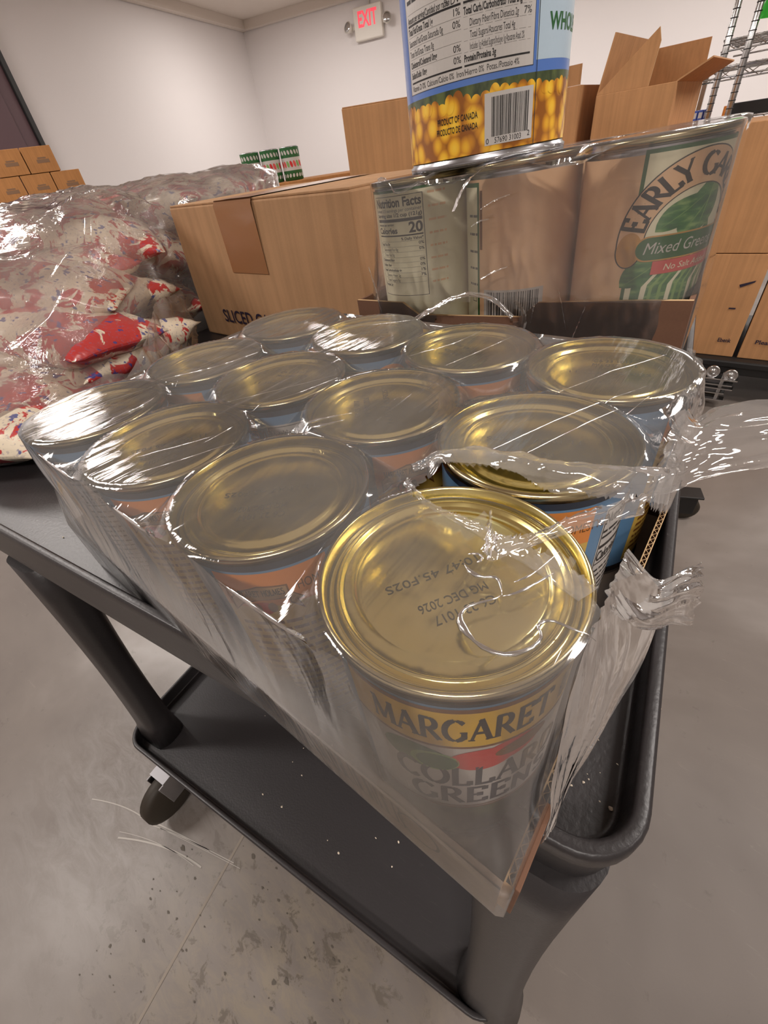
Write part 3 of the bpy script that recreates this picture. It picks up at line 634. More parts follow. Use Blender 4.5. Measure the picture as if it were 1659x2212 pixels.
HOLE = [(-.030, .0285), (-.0235, .0205), (-.018, .0225), (-.012, .0180), (-.006, .0205), (-.002, .0190), (.001, .0262), (.004, .0225), (.008, .0170), (.013, .0155), (.017, .0140), (.0215, .0165), (.0245, .0215), (.030, .0200), (.036, .0120), (.0400, .0085), (.06, .008),
        (.06, .064), (.044, .0635), (.039, .0600), (.031, .0560), (.022, .0530), (.014, .0500), (.006, .0515), (-.003, .0500), (-.012, .0480), (-.020, .0455), (-.026, .0440), (-.031, .0370)]
mb = MB(); NS = 56; rows = []; cx, cy = (X0 + X1) / 2, (Y0 + Y1) / 2
mid = lambda x, y: (min(max(x, X0 + .118), X1 - .118), cy)
for j in range(NS + 1):
    t = 1 - j / NS; r = []
    for x, y in hull:
        mx, my = mid(x, y); X, Y = mx + (x - mx) * t, my + (y - my) * t; r.append((X, Y, topz(X, Y)))
    rows.append(r)
NSD = 34; side = []
for j in range(1, NSD + 1):
    t = j / NSD; r = []
    for q, (x, y) in enumerate(hull):
        bx, by = rectpt(x, y); 
        if t < .82:
            u = (t / .82); z = TOPZ + .0002 - .0012 * min(u * 20, 1) + (TZ - TOPZ + .001) * u
            X, Y = x + (bx - x) * u, y + (by - y) * u
            d = min(hypot(x - a, y - b) for a, b in CC)
            nx, ny = x - mid(x, y)[0], y - mid(x, y)[1]; l = hypot(nx, ny); nx /= l; ny /= l
            dent = -.0035 * min(max(d - RL, 0) / .012, 1) * sin(pi * u) + .0016 * noise.noise(Vector((x * 45, y * 45, z * 18))) * sin(pi * min(u * 1.2, 1)) + .0010 * noise.noise(Vector((x * 160, y * 160, z * 30))) * sin(pi * u)
            X += nx * dent; Y += ny * dent
        else:
            u = (t - .82) / .18; X, Y, z = bx, by, TZ - (TZ - SH - .001) * u
        r.append((X, Y, z))
    side.append(r)
wrap = empty('shrink_wrap', (0, 0, 0), label='torn clear shrink wrap stretched over the front tray of twelve cans', cat='plastic wrap')
V = mb.grid(rows, 'film_top', True, True)
kill = []
for f in mb.bm.faces:
    c = f.calc_center_median()
    if inpoly(c.x + .0009 * noise.noise(c * 900), c.y + .0009 * noise.noise(c * 700), HOLE): kill.append(f)
bmesh.ops.delete(mb.bm, geom=kill, context='FACES'); mb.build('top_sheet', wrap)
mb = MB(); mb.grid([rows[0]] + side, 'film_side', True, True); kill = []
for f in mb.bm.faces:
    c = f.calc_center_median(); 
    if c.x > .02 and c.y > -.03:
        u = (c.z - .725) / .075; w = .002 * noise.noise(c * 300)
        lo = -.008 + (.009 + .008) * max(u, 0); hi = .158 - (.158 - .0635) * max(u, 0) ** .8
        if u > -.06 + w * 8 and lo + w < c.y < hi + w: kill.append(f)
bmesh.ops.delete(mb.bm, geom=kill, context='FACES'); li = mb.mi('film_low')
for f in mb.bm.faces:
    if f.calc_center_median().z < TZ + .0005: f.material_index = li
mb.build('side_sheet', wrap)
def sheet(ctrl, m, name, parent, nu=26, nv=60, amp=.0016, fr=160, tail=None, seed=0, ragged=.25):
    """crumpled sheet through a small grid of control points (Catmull-Rom both ways)"""
    def cr(P, t):
        n = len(P) - 1; x = min(max(t, 0), .99999) * n; i = int(x); u = x - i
        a, b, c, d = P[max(i - 1, 0)], P[i], P[i + 1], P[min(i + 2, n)]
        return .5 * ((2 * b) + (c - a) * u + (2 * a - 5 * b + 4 * c - d) * u * u + (3 * b - a - 3 * c + d) * u ** 3)
    ctrl = [[Vector(p) for p in r] for r in ctrl]; mb = MB(); rows = []
    for i in range(nu + 1):
        row = [cr([cr(r, j / nv) for r in ctrl], i / nu) for j in range(nv + 1)]
        rows.append(row)
    out = []
    for i, r in enumerate(rows):
        o = []
        for j, p in enumerate(r):
            e = 1
            U, Vv = i / nu, j / nv; g = lambda a, c, s_: 1 - 2 * abs(noise.noise(Vector((U * a + s_, Vv * c + seed, s_ * 3.1 + seed))))
            q = p * fr * .5; n1 = Vector((noise.noise(q), noise.noise(q + Vector((9, 0, 0))), noise.noise(q + Vector((0, 9, 0)))))
            rg = g(2.2, 7, 0) * .9 + g(4, 6, 5) * .5 + g(1.5, 16, 9) * .3
            if i == nu: p = p + (rows[-1][j] - rows[-2][j]) * ragged * 4 * noise.noise(Vector((j * .9, seed, 1)))
            nr_ = (rows[min(i + 1, nu)][j] - rows[max(i - 1, 0)][j]).cross(rows[i][min(j + 1, nv)] - rows[i][max(j - 1, 0)]); nr_ = nr_.normalized() if nr_.length > 1e-12 else Vector((0, 0, 1))
            o.append(p + n1 * amp * .3 + nr_ * rg * amp)
        out.append(o)
    mb.grid(out, m, True); return mb.build(name, parent)
T_ = TOPZ
CREASE_GLINT = [([(0.0195, -0.0011), (0.0182, -0.0044), (0.0152, -0.0066), (0.0131, -0.0114), (0.0142, -0.0143), (0.0177, -0.0165), (0.0225, -0.0181), (0.0278, -0.0172), (0.0312, -0.0135), (0.0331, -0.0094), (0.0324, -0.0066), (0.0302, -0.0059), (0.0312, -0.0037), (0.0329, -0.0015), (0.0372, -0.0026), (0.0430, -0.0012)], 0.00055), ([(0.0051, 0.0039), (0.0086, 0.0008), (0.0131, 0.0012), (0.0154, 0.0046), (0.0179, 0.0015), (0.0195, -0.0011)], 0.00040), ([(0.0049, 0.0070), (0.0073, 0.0095), (0.0101, 0.0078), (0.0086, 0.0056)], 0.00040), ([(0.0197, -0.0015), (0.0228, 0.0014), (0.0247, 0.0058), (0.0280, 0.0129)], 0.00040), ([(0.0202, 0.0043), (0.0233, 0.0090), (0.0263, 0.0209)], 0.00030), ([(-0.1506, -0.0160), (-0.1316, 0.0138)], 0.00020), ([(-0.1388, -0.0277), (-0.1276, -0.0067), (-0.1160, 0.0147)], 0.00022), ([(-0.1566, 0.0392), (-0.1406, 0.0648), (-0.1230, 0.0907)], 0.00022), ([(-0.1404, 0.0364), (-0.1275, 0.0630), (-0.1189, 0.0903)], 0.00020), ([(-0.0151, 0.0572), (-0.0016, 0.0911), (0.0220, 0.1353)], 0.00022), ([(-0.0058, 0.0533), (0.0090, 0.0920), (0.0271, 0.1286)], 0.00020), ([(-0.2038, -0.0026), (-0.2022, 0.0126), (-0.2060, 0.0245)], 0.00060), ([(-0.0812, 0.0362), (-0.0992, 0.0364), (-0.0953, 0.0477), (-0.0854, 0.0597)], 0.00040), ([(-0.1000, 0.0314), (-0.0891, 0.0444), (-0.0839, 0.0530)], 0.00050), ([(-0.1308, 0.0074), (-0.1298, 0.0170), (-0.1299, 0.0252), (-0.1298, 0.0170)], 0.00030), ([(-0.2022, 0.0990), (-0.2105, 0.0712), (-0.2241, 0.0490), (-0.2281, 0.0399)], 0.00040), ([(-0.1944, 0.1540), (-0.1620, 0.1683), (-0.1344, 0.1860)], 0.00020), ([(-0.1005, 0.1265), (-0.0863, 0.1545), (-0.0786, 0.1867)], 0.00020), ([(-0.0732, 0.1224), (-0.0648, 0.1538), (-0.0581, 0.1755)], 0.00020), ([(-0.0099, 0.1129), (0.0040, 0.1455), (0.0214, 0.1729)], 0.00020), ([(-0.2354, -0.0172), (-0.2332, 0.0082), (-0.2233, 0.0326)], 0.00025)]
for pts, r0 in CREASE_GLINT:      # film pleats, and bright highlight paths shaped as whitish glossy ridges
    mb = MB(); r0 *= 2.1 if r0 > .0003 else 1.5; P3 = []
    for (xa, ya), (xb, yb) in zip(pts, pts[1:]):
        n = max(int(hypot(xb - xa, yb - ya) / .0018), 2)
        for k in range(n): t = k / n; P3.append((xa + (xb - xa) * t, ya + (yb - ya) * t))
    P3.append(pts[-1]); Q = P3[:]
    for _ in range(2): Q = [Q[0]] + [tuple((a[i] + b_[i] * 2 + c[i]) / 4 for i in (0, 1)) for a, b_, c in zip(Q, Q[1:], Q[2:])] + [Q[-1]]
    m_ = len(Q) - 1; mb.tube([(x, y, topz(x, y) + .0001) for x, y in Q], [max(r0 * (.35 + .9 * abs(noise.noise(Vector((x * 160, y * 160, 9))))) * min(1, 4 * k / m_ + .15, 4 * (m_ - k) / m_ + .15), .00005) for k, (x, y) in enumerate(Q)], 'film_crease_glint', 8)
    mb.build('film_crease_glint', wrap)
# bunched, frayed edge along the rear lip of the tear
sheet([[(-.034, .036, T_ - .001), (-.024, .050, T_ + .001), (-.003, .0565, T_ + .001), (.014, .0575, T_ + .002), (.030, .063, T_ + .002), (.043, .068, T_ + .001)],
       [(-.033, .034, T_ + .002), (-.025, .047, T_ + .004), (-.004, .054, T_ + .0045), (.013, .054, T_ + .005), (.030, .060, T_ + .005), (.044, .066, T_ + .004)],
       [(-.031, .032, T_ + .001), (-.025, .043, T_ + .001), (-.003, .049, T_ + .001), (.014, .0485, T_ - .002), (.031, .0545, T_ - .002), (.045, .062, T_ - .004)]], 'film_torn', 'torn_edge', wrap, 18, 150, .0013, 330, seed=3, ragged=.6)
# front lip of the tear over the corner lid
sheet([[(-.0325, .026, T_), (-.018, .0195, T_ + .0006), (-.003, .0165, T_ + .0006), (.008, .0135, T_ + .0006), (.020, .0110, T_ + .0008), (.036, .006, T_ + .001)],
       [(-.0315, .028, T_ + .0022), (-.0175, .0215, T_ + .0012), (-.003, .0195, T_ + .002), (.008, .0165, T_ + .0035), (.021, .0145, T_ + .005), (.039, .0095, T_ + .005)]], 'film_torn', 'torn_edge', wrap, 8, 130, .0007, 400, seed=5, ragged=1.2)
# little crumpled ridge that curls over the corner lid and rises to the right
sheet([[(.0045, .020, T_ + .001), (.0075, .010, T_ + .002), (.0125, .006, T_ + .003), (.019, .012, T_ + .005), (.030, .0225, T_ + .009), (.042, .033, T_ + .012)],
       [(.0015, .0255, T_ + .002), (.0060, .0150, T_ + .006), (.0125, .0120, T_ + .0075), (.020, .0165, T_ + .009), (.030, .0265, T_ + .013), (.041, .037, T_ + .016)]], 'film_torn', 'torn_flap', wrap, 8, 90, .0012, 260, seed=8, ragged=.8)
# veil hanging from the front lip, slanting down to the tray corner
sheet([[(.0400, -.004, T_ + .001), (.0405, .004, T_ + .002), (.0410, .012, T_ + .006), (.0460, .017, T_ + .009)],
       [(.0415, -.009, T_ - .02), (.0440, .002, T_ - .017), (.0480, .012, T_ - .012), (.0530, .020, T_ - .006)],
       [(.0435, -.014, T_ - .045), (.0465, -.005, T_ - .043), (.0495, .003, T_ - .040), (.0525, .010, T_ - .034)],
       [(.0470, -.018, .730), (.0478, -.014, .730), (.0486, -.0105, .731), (.0490, -.0075, .733)],
       [(.0480, -.020, .705), (.0484, -.018, .705), (.0488, -.016, .706), (.0490, -.0145, .708)]], 'film_veil', 'hanging_veil', wrap, 40, 30, .0010, 120, seed=12)
# flap that pokes out to the right
sheet([[(.0405, .010, T_ + .003), (.0405, .0155, T_ + .008), (.0410, .020, T_ + .010)],
       [(.0480, .012, T_ - .006), (.0500, .0170, T_ - .001), (.0490, .021, T_ + .003)],
       [(.0560, .022, T_ - .012), (.0555, .0240, T_ - .001), (.0535, .026, T_ + .0045)],
       [(.0605, .029, T_ - .016), (.0590, .0300, T_ - .004), (.0560, .0310, T_ + .004)]], 'film_flap', 'torn_flap', wrap, 30, 40, .0011, 200, seed=15, ragged=1.0)
# big loose sheet leaving the rear lip to the right
sheet([[(.038, .066, T_ - .006), (.0375, .085, T_ - .001), (.037, .105, T_ + .000), (.038, .125, T_ - .003)],
       [(.0440, .080, T_ - .012), (.0445, .092, T_ - .006), (.0445, .108, T_ - .004), (.0435, .126, T_ - .008)],
       [(.0510, .093, T_ - .013), (.0515, .104, T_ - .007), (.0515, .116, T_ - .003), (.0500, .130, T_ - .003)],
       [(.0640, .106, T_ - .013), (.0640, .114, T_ - .006), (.0640, .122, T_ + .000), (.0640, .132, T_ + .002)],
       [(.0840, .118, T_ - .010), (.0840, .124, T_ - .003), (.0840, .130, T_ + .003), (.0830, .138, T_ + .004)]], 'film_torn', 'torn_flap', wrap, 46, 40, .0016, 110, seed=21)
# crumpled end gusset at the rear right can
sheet([[(.030, .185, T_ + .0012), (.0385, .168, T_ + .0012), (.0400, .150, T_ + .0012), (.0375, .135, T_ + .001), (.032, .118, T_)],
       [(.034, .188, T_ - .016), (.0420, .168, T_ - .014), (.0435, .150, T_ - .013), (.0420, .135, T_ - .014), (.041, .118, T_ - .012)],
       [(.036, .190, T_ - .036), (.0440, .170, T_ - .036), (.0455, .154, T_ - .036), (.0445, .140, T_ - .034), (.043, .125, T_ - .022)]], 'film_torn', 'crumpled_gusset', wrap, 26, 60, .0017, 190, seed=25)
for ch in wrap.children:
    if ch.name.startswith(('torn', 'crumpled')): ch['label'] = 'crumpled whitish torn plastic film'

# ================================================================ rear pack of green vegetable cans
EA = Vector((-.2270, .2450, 0)); er = atan2(.015, .235); ex = Vector((cos(er), sin(er), 0)); ey = Vector((-sin(er), cos(er), 0))
ER, EP, EH, EZ = .0403, .0822, .1135, .7580
TILT = Matrix.Translation((EA.x, EA.y, EZ)) @ Matrix.Rotation(er, 4, 'Z') @ Matrix.Rotation(-RD(2.0), 4, 'Y')
def place(o): o.matrix_world = TILT @ o.matrix_basis
def eg_label(kind):
    mb = MB(); R = ER - .0010; fn = cyl(R, RD(-90)); P = Print(mb, fn); A = lambda d: RD(d) * R
    mb.lathe([(R, .004), (R, .03), (R, .06), (R, .09), (R, EH - .0075)], 'l_tan', 96)
    z0, z1 = .004, EH - .0075
    if kind == 0:     # nutrition side
        P.fn = lambda x, y, l=0: fn(x + A(9), .0253 + .807 * y if y > .01 else y, l)
        P.rect(A(-84), z0, A(88), .101, 'l_cream', 1); P.rect(A(-75), .1005, A(98), .1025, 'l_green', 2)
        P.frame(A(-50), .012, A(21), .098, .0005, 'l_dark', 2)
        x0, x1 = A(-46), A(19)
        P.text('Nutrition Facts', x0, .0895, .0072, 'l_dark', 4, w=x1 - x0, bold=.03)
        P.text('about 3.5 servings per container', x0, .0855, .0028, 'l_grey', 4, w=x1 - x0, bold=.01); P.text('Serving size 1/2 cup (121g)', x0, .0815, .0030, 'l_dark', 4, w=x1 - x0, bold=.025)
        P.rect(x0, .0775, x1, .0800, 'l_dark', 4); P.text('Amount per serving', x0, .0745, .0020, 'l_dark', 4, w=(x1 - x0) * .45, bold=.02); P.text('Calories', x0, .0682, .0050, 'l_dark', 4, w=(x1 - x0) * .52, bold=.03)
        P.text('20', x1, .0682, .0086, 'l_dark', 4, w=(x1 - x0) * .25, anchor='r', bold=.03); P.rect(x0, .0655, x1, .0667, 'l_dark', 4); P.text('% Daily Value*', x1, .0622, .0024, 'l_dark', 4, w=(x1 - x0) * .42, anchor='r', bold=.02)
        for k, (t, v_) in enumerate((('Total Fat 0g', '0%'), ('  Saturated Fat 0g', '0%'), ('  Trans Fat 0g', ''), ('Cholesterol 0mg', '0%'), ('Sodium 10mg', '0%'), ('Total Carbohydrate 4g', '1%'), ('  Dietary Fiber 2g', '7%'), ('  Total Sugars 0g', ''), ('Protein 2g', ''))):
            y = .0578 - k * .0046; P.text(t.strip(), x0 + (.004 if t[0] == ' ' else 0), y, .0026, 'l_dark', 4, w=(x1 - x0) * .025 * len(t.strip()), bold=.02 if t[0] != ' ' else 0); P.rect(x0, y + .0034, x1, y + .0036, 'l_grey', 4)
            if v_: P.text(v_, x1, y, .0026, 'l_dark', 4, anchor='r', bold=.02)
        for k in range(8): P.lines(A(26), A(46), .094 - k * .0105, .1 - k * .0105, 1, 'l_tan', 2, k, .3)
    elif kind == 1:   # plain side between panels
        P.fn = lambda x, y, l=0: fn(x + A(7), y, l)
        P.rect(A(-85), z0, A(-36), .1025, 'l_cream', 1); P.rect(A(-36), z0, A(-33), .1045, 'l_green', 2); P.rect(A(-85), .1020, A(-33), .1045, 'l_green', 2); P.rect(A(-32), .065, A(-28.5), .1, 'l_brown', 2)
        for k in range(5): P.lines(A(-52), A(-36), .083 - k * .011, .088 - k * .011, 1, 'l_grey', 3, k, .3)
        P.frame(A(-46), .0292, A(-38), .0345, .0004, 'l_dark', 3); P.rect(A(-26), .010, A(40), .0385, 'l_white', 2); P.barcode(A(-22), .012, A(36), .0370, 26, 'l_dark', 3, 6)
    else:             # picture side
        P.fn = lambda x, y, l=0: fn(x + A(5), .030 + .772 * y if y > .01 else y, l)
        P.rect(A(-4), z0, A(120), .0990, 'l_cream', 1); P.rect(A(-4), z0, A(-1), .1005, 'l_green', 2); P.rect(A(-4), .0985, A(120), .1010, 'l_green', 2)
        cx, cy = A(52), .028          # leafy greens
        for k, (x0_, y0_, ln, wd, an) in enumerate(((A(-6), .012, .034, .010, 42), (A(4), .004, .05, .009, 52), (A(22), .004, .05, .009, 60), (A(34), .045, .032, .010, 55), (A(14), .050, .036, .009, 38), (A(50), .046, .038, .012, 80), (A(56), .004, .05, .010, 85), (A(40), .004, .046, .010, 72))):
            c_, s_ = cos(RD(an)), sin(RD(an)); pts = []
            for t in range(13): u = t / 12; pts.append((u * ln, wd * sin(pi * u ** .8)))
            for t in range(12, -1, -1): u = t / 12; pts.append((u * ln, -wd * .8 * sin(pi * u ** .8)))
            mc = (x0_ + ln / 2 * c_, y0_ + ln / 2 * s_)
            P.poly([mc] + [(x0_ + a * c_ - b * s_, y0_ + a * s_ + b * c_) for a, b in pts] , 'l_leaf', 3)
            P.poly([(x0_, y0_), (x0_ + ln * c_, y0_ + ln * s_), (x0_ + .0009 + ln * .5 * c_, y0_ + ln * .5 * s_)], 'l_lgreen', 4)
        for k in range(11): x_ = A(4 + k * 7.5); P.poly([(x_, .003), (x_ + .0026, .003), (x_ + .0190 + .0012 * (k % 3), .030 + .004 * (k % 3)), (x_ + .0175, .031)], ('l_cream', 'l_lgreen', 'l_lgreen')[k % 3], 5)
        # arch banner
        ac = (A(47), .0440); Ro, Ri = (A(61), .0530), (A(41), .0330)
        def ring(ro, ri, m, lv):
            n = 40; a0, a1 = 15, 186
            for k in range(n):
                t0, t1 = RD(a0 + (a1 - a0) * k / n), RD(a0 + (a1 - a0) * (k + 1) / n)
                P.poly([(ac[0] + ro[0] * cos(t0), ac[1] + ro[1] * sin(t0)), (ac[0] + ro[0] * cos(t1), ac[1] + ro[1] * sin(t1)), (ac[0] + ri[0] * cos(t1), ac[1] + ri[1] * sin(t1)), (ac[0] + ri[0] * cos(t0), ac[1] + ri[1] * sin(t0))], m, lv)
        ring((Ro[0] + .0008, Ro[1] + .0008), (Ri[0] - .0006, Ri[1] - .0006), 'l_dark', 7); ring(Ro, Ri, 'l_tan', 8)
        P.ell(ac[0] - (Ro[0] + Ri[0]) / 2, ac[1] - .005, (Ro[0] - Ri[0]) / 2 + .0008, .0128, 'l_dark', 7); P.ell(ac[0] - (Ro[0] + Ri[0]) / 2, ac[1] - .005, (Ro[0] - Ri[0]) / 2, .012, 'l_gold', 9)
        rm = ((Ro[0] + Ri[0]) / 2, (Ro[1] + Ri[1]) / 2)
        def arc(X, Y, xc):
            th = pi * (1 - (xc + .061) / .122) * .92 + .13; rx, ry = rm[0] + (Y - .0058), rm[1] + (Y - .0058)
            px, py = ac[0] + rm[0] * cos(th), ac[1] + rm[1] * sin(th); tx, ty = rm[0] * sin(th), -rm[1] * cos(th); l = hypot(tx, ty); tx /= l; ty /= l
            dx = X - xc; return (px + tx * dx - ty * (Y - .0058), py + ty * dx + tx * (Y - .0058))
        P.serif('EARLY GARDEN', 0, 0, .0125, 'l_dark', 12, w=.118, anchor='c', wt=.25, arc=arc)
        # name bands
        P.ell(A(11), .0390, .0075, .0088, 'l_gold', 12); P.rect(A(11), .0302, A(120), .0478, 'l_gold', 12); P.ell(A(11.5), .0390, .0068, .0078, 'l_green', 13); P.rect(A(11.5), .0312, A(120), .0468, 'l_green', 13)
        P.text('Mixed Greens', A(8), .0355, .0082, 'l_white', 15, w=A(66), shear=.25); P.rect(A(17), .0205, A(90), .0300, 'l_pink', 14); P.text('No Salt Added', A(27), .0230, .0046, 'l_cream', 16, w=A(48), shear=.2)
    return mb
egl = []
for k, lb in enumerate(('rear wrapped can on the left with the cream nutrition facts panel facing out', 'rear wrapped middle can with barcode at the bottom and plain tan label', 'rear wrapped right hand can with the arched banner and leafy greens picture')):
    e = empty('vegetable_can'); e.location = (ER + EP * k, ER + .001, .0025); place(e); tag(e, lb, 'can', 'cans in the rear wrapped pack')
    mb = MB(); can_body(mb, ER - .0014, EH); mb.build('can_body', e); eg_label(k).build('paper_label', e)
    mb = MB(); lid_mesh(mb, ER, EH, 'steel'); mb.build('lid', e); egl.append(e)
plain = egl[1]
for k in range(3):
    for j in (1,):
        c = copy_tree(plain); c.matrix_world = TILT @ Matrix.Translation((ER + EP * k, ER + .001 + EP * j, .0025)) @ Matrix.Rotation(RD(160), 4, 'Z')
        tag(c, 'second row can of the rear pack, hidden behind the %s front can' % ('left', 'middle', 'right')[k], 'can', 'cans in the rear wrapped pack')
EW, ED = EP * 2 + 2 * ER + .004, EP * 1 + 2 * ER + .004
et = empty('cardboard_tray'); et.location = (0, 0, 0); place(et); tag(et, 'brown cardboard tray under the rear pack of vegetable cans', 'tray')
mb = MB(); mb.box((EW / 2 - .002, ED / 2 - .002, .0012), (EW, ED, .0024), 'card_br'); mb.build('tray_bottom', et)
def tw(pts, y, th):
    mb = MB()
    for (xa, za), (xb, zb) in zip(pts, pts[1:]):
        q = [(xa, .001), (xb, .001), (xb, zb), (xa, za)]
        mb.poly([(x, y, z) for x, z in q], 'card_br'); mb.poly([(x, y + th, z) for x, z in q][::-1], 'card_br'); mb.poly([(xa, y, za), (xb, y, zb), (xb, y + th, zb), (xa, y + th, za)], 'card_in')
    return mb.build('tray_wall', et)
tw([(-.0085, .036), (EW * .16, .034), (EW * .22, .0245), (EW * .57, .0245), (EW * .62, .0345), (EW - .03, .036), (EW - .002, .036)], -.005, .0028)
tw([(-.0085, .036), (EW - .002, .036)], ED - .001, .0028)
for x in (-.0085, EW - .0048): mb = MB(); mb.box((x + .0014, ED / 2 - .003, .018), (.0028, ED, .035), 'card_br'); mb.build('tray_wall', et)
# its wrap
ew = empty('shrink_wrap'); place(ew); tag(ew, 'clear shrink wrap over the rear vegetable cans, torn open near the bottom front', 'plastic wrap')
ecs = [(ER + EP * k, ER + .001 + EP * j) for k in range(3) for j in range(2)]; h2 = hullpts(ecs, ER + .0012, 420)
mb = MB(); rows = []
for j in range(26):
    t = 1 - j / 25; r = []
    for x, y in h2:
        mx, my = min(max(x, .08), EW - .08), ED / 2; X, Y = mx + (x - mx) * t, my + (y - my) * t; d = min(hypot(X - a, Y - b) for a, b in ecs)
        r.append((X, Y, EH + .0035 - .008 * min(max(d - ER, 0) / .012, 1)))
    rows.append(r)
mb.grid(rows, 'film_eg', True, True)
rows2 = [rows[0]]
for j in range(1, 31):
    t = j / 30; r = []
    for x, y in h2:
        bx = min(max(EW / 2 + (x - EW / 2) * 1.06, -.0095), EW - .001); by = min(max(ED / 2 + (y - ED / 2) * 1.12, -.0068), ED + .003)
        u = min(t / .72, 1); z = EH + .003 - (EH - .034) * u if t < .72 else .037 - .036 * (t - .72) / .28
        X, Y = x + (bx - x) * u ** 2.2, y + (by - y) * u ** 2.2
        nz = noise.noise(Vector((x * 40, y * 40, z * 14))) * .0014 * sin(pi * u) + (abs(noise.noise(Vector((x * 130, y * 130, z * 60 + 5)))) * .0016 * (1 if u > .6 else .3)); r.append((X, Y - nz * (1 if y < ED / 2 else -1), z))
    rows2.append(r)
mb.grid(rows2, 'film_eg', True, True); kill = []
for f in mb.bm.faces:
    c = f.calc_center_median()
    if c.y < .006 and c.z < .075 and ((c.x - .108) / .034) ** 2 + ((c.z - .020) / .0175) ** 2 < 1 + .5 * noise.noise(c * 200): kill.append(f)
bmesh.ops.delete(mb.bm, geom=kill, context='FACES'); li = mb.mi('film_low')
for f in mb.bm.faces:
    if f.calc_center_median().z < .036: f.material_index = li
mb.build('film_sheet', ew)
def egsheet(ctrl, seed, amp=.0010, m='film_torn', nv=60):
    o = sheet(ctrl, m, 'torn_edge', ew, 6, nv, amp, 300, seed=seed, ragged=.5)
Z = lambda x, z, l=0: (x, -.0065 - l, z)
egsheet([[Z(.050, .022), Z(.074, .033), Z(.098, .041), Z(.120, .039), Z(.138, .026)], [Z(.052, .018, .002), Z(.075, .0300, .003), Z(.098, .0385, .003), Z(.120, .0365, .003), Z(.136, .024, .002)]], 31)
egsheet([[Z(.136, .036), Z(.143, .026), Z(.140, .012), Z(.128, .006)], [Z(.140, .036, .001), Z(.147, .026, .002), Z(.144, .010, .002), Z(.130, .003, .001)]], 33)
egsheet([[Z(.010, .062), Z(.004 + .01, .045), Z(.016, .030), Z(.020, .015)], [Z(.0115, .062, .001), Z(.0165, .045, .002), Z(.0185, .030, .002), Z(.0225, .015, .001)]], 35, .0006)
egsheet([[(.150, .020, EH + .004), (.120, .008, EH + .0045), (.100, -.003, EH - .004), (.088, -.003, EH - .020)], [(.152, .021, EH + .006), (.122, .008, EH + .0065), (.103, -.0045, EH - .004), (.091, -.0045, EH - .020)]], 37, .0006)
egsheet([[(.012, .02, EH + .003), (.030, .004, EH + .003), (.044, -.002, EH - .006), (.064, -.001, EH - .002), (.080, .006, EH + .004)], [(.012, .02, EH + .005), (.030, .003, EH + .005), (.045, -.0035, EH - .004), (.064, -.0025, EH), (.080, .006, EH + .006)]], 39, .0008)
for x, z, x2, z2, sd in ((.112, .0935, .132, .099, 41), (.105, .084, .118, .087, 42), (.112, .051, .132, .058, 43), (.176, .018, .168, .045, 44), (.186, .033, .180, .010, 45), (.152, .035, .150, .022, 46)):
    egsheet([[Z(x, z), Z((x + x2) / 2, (z + z2) / 2 + .001), Z(x2, z2)], [Z(x + .0007, z - .0006, .001), Z((x + x2) / 2 + .0007, (z + z2) / 2 + .0004, .0014), Z(x2 + .0005, z2 - .0004, .001)]], sd, .0005, nv=20)
# carton the rear pack stands on (its top is pushed up at the right)
mb = MB(); pts = [(-.232, .243), (.004, .258), (-.007, .41), (-.243, .395)]
def hz(x): return .7575 + (x + .232) * math.tan(RD(2.0)) - .0009
lo = [(x, y, SH + .0005) for x, y in pts]; hi = [(x, y, hz(x)) for x, y in pts]; mb.poly(lo[::-1], 'card_br'); mb.poly(hi, 'card_br')
for i in range(4): j = (i + 1) % 4; mb.poly([lo[i], lo[j], hi[j], hi[i]], 'card_br')
tag(mb.build('flat_carton'), 'low brown carton hidden behind the front cans, carrying the rear pack', 'carton')

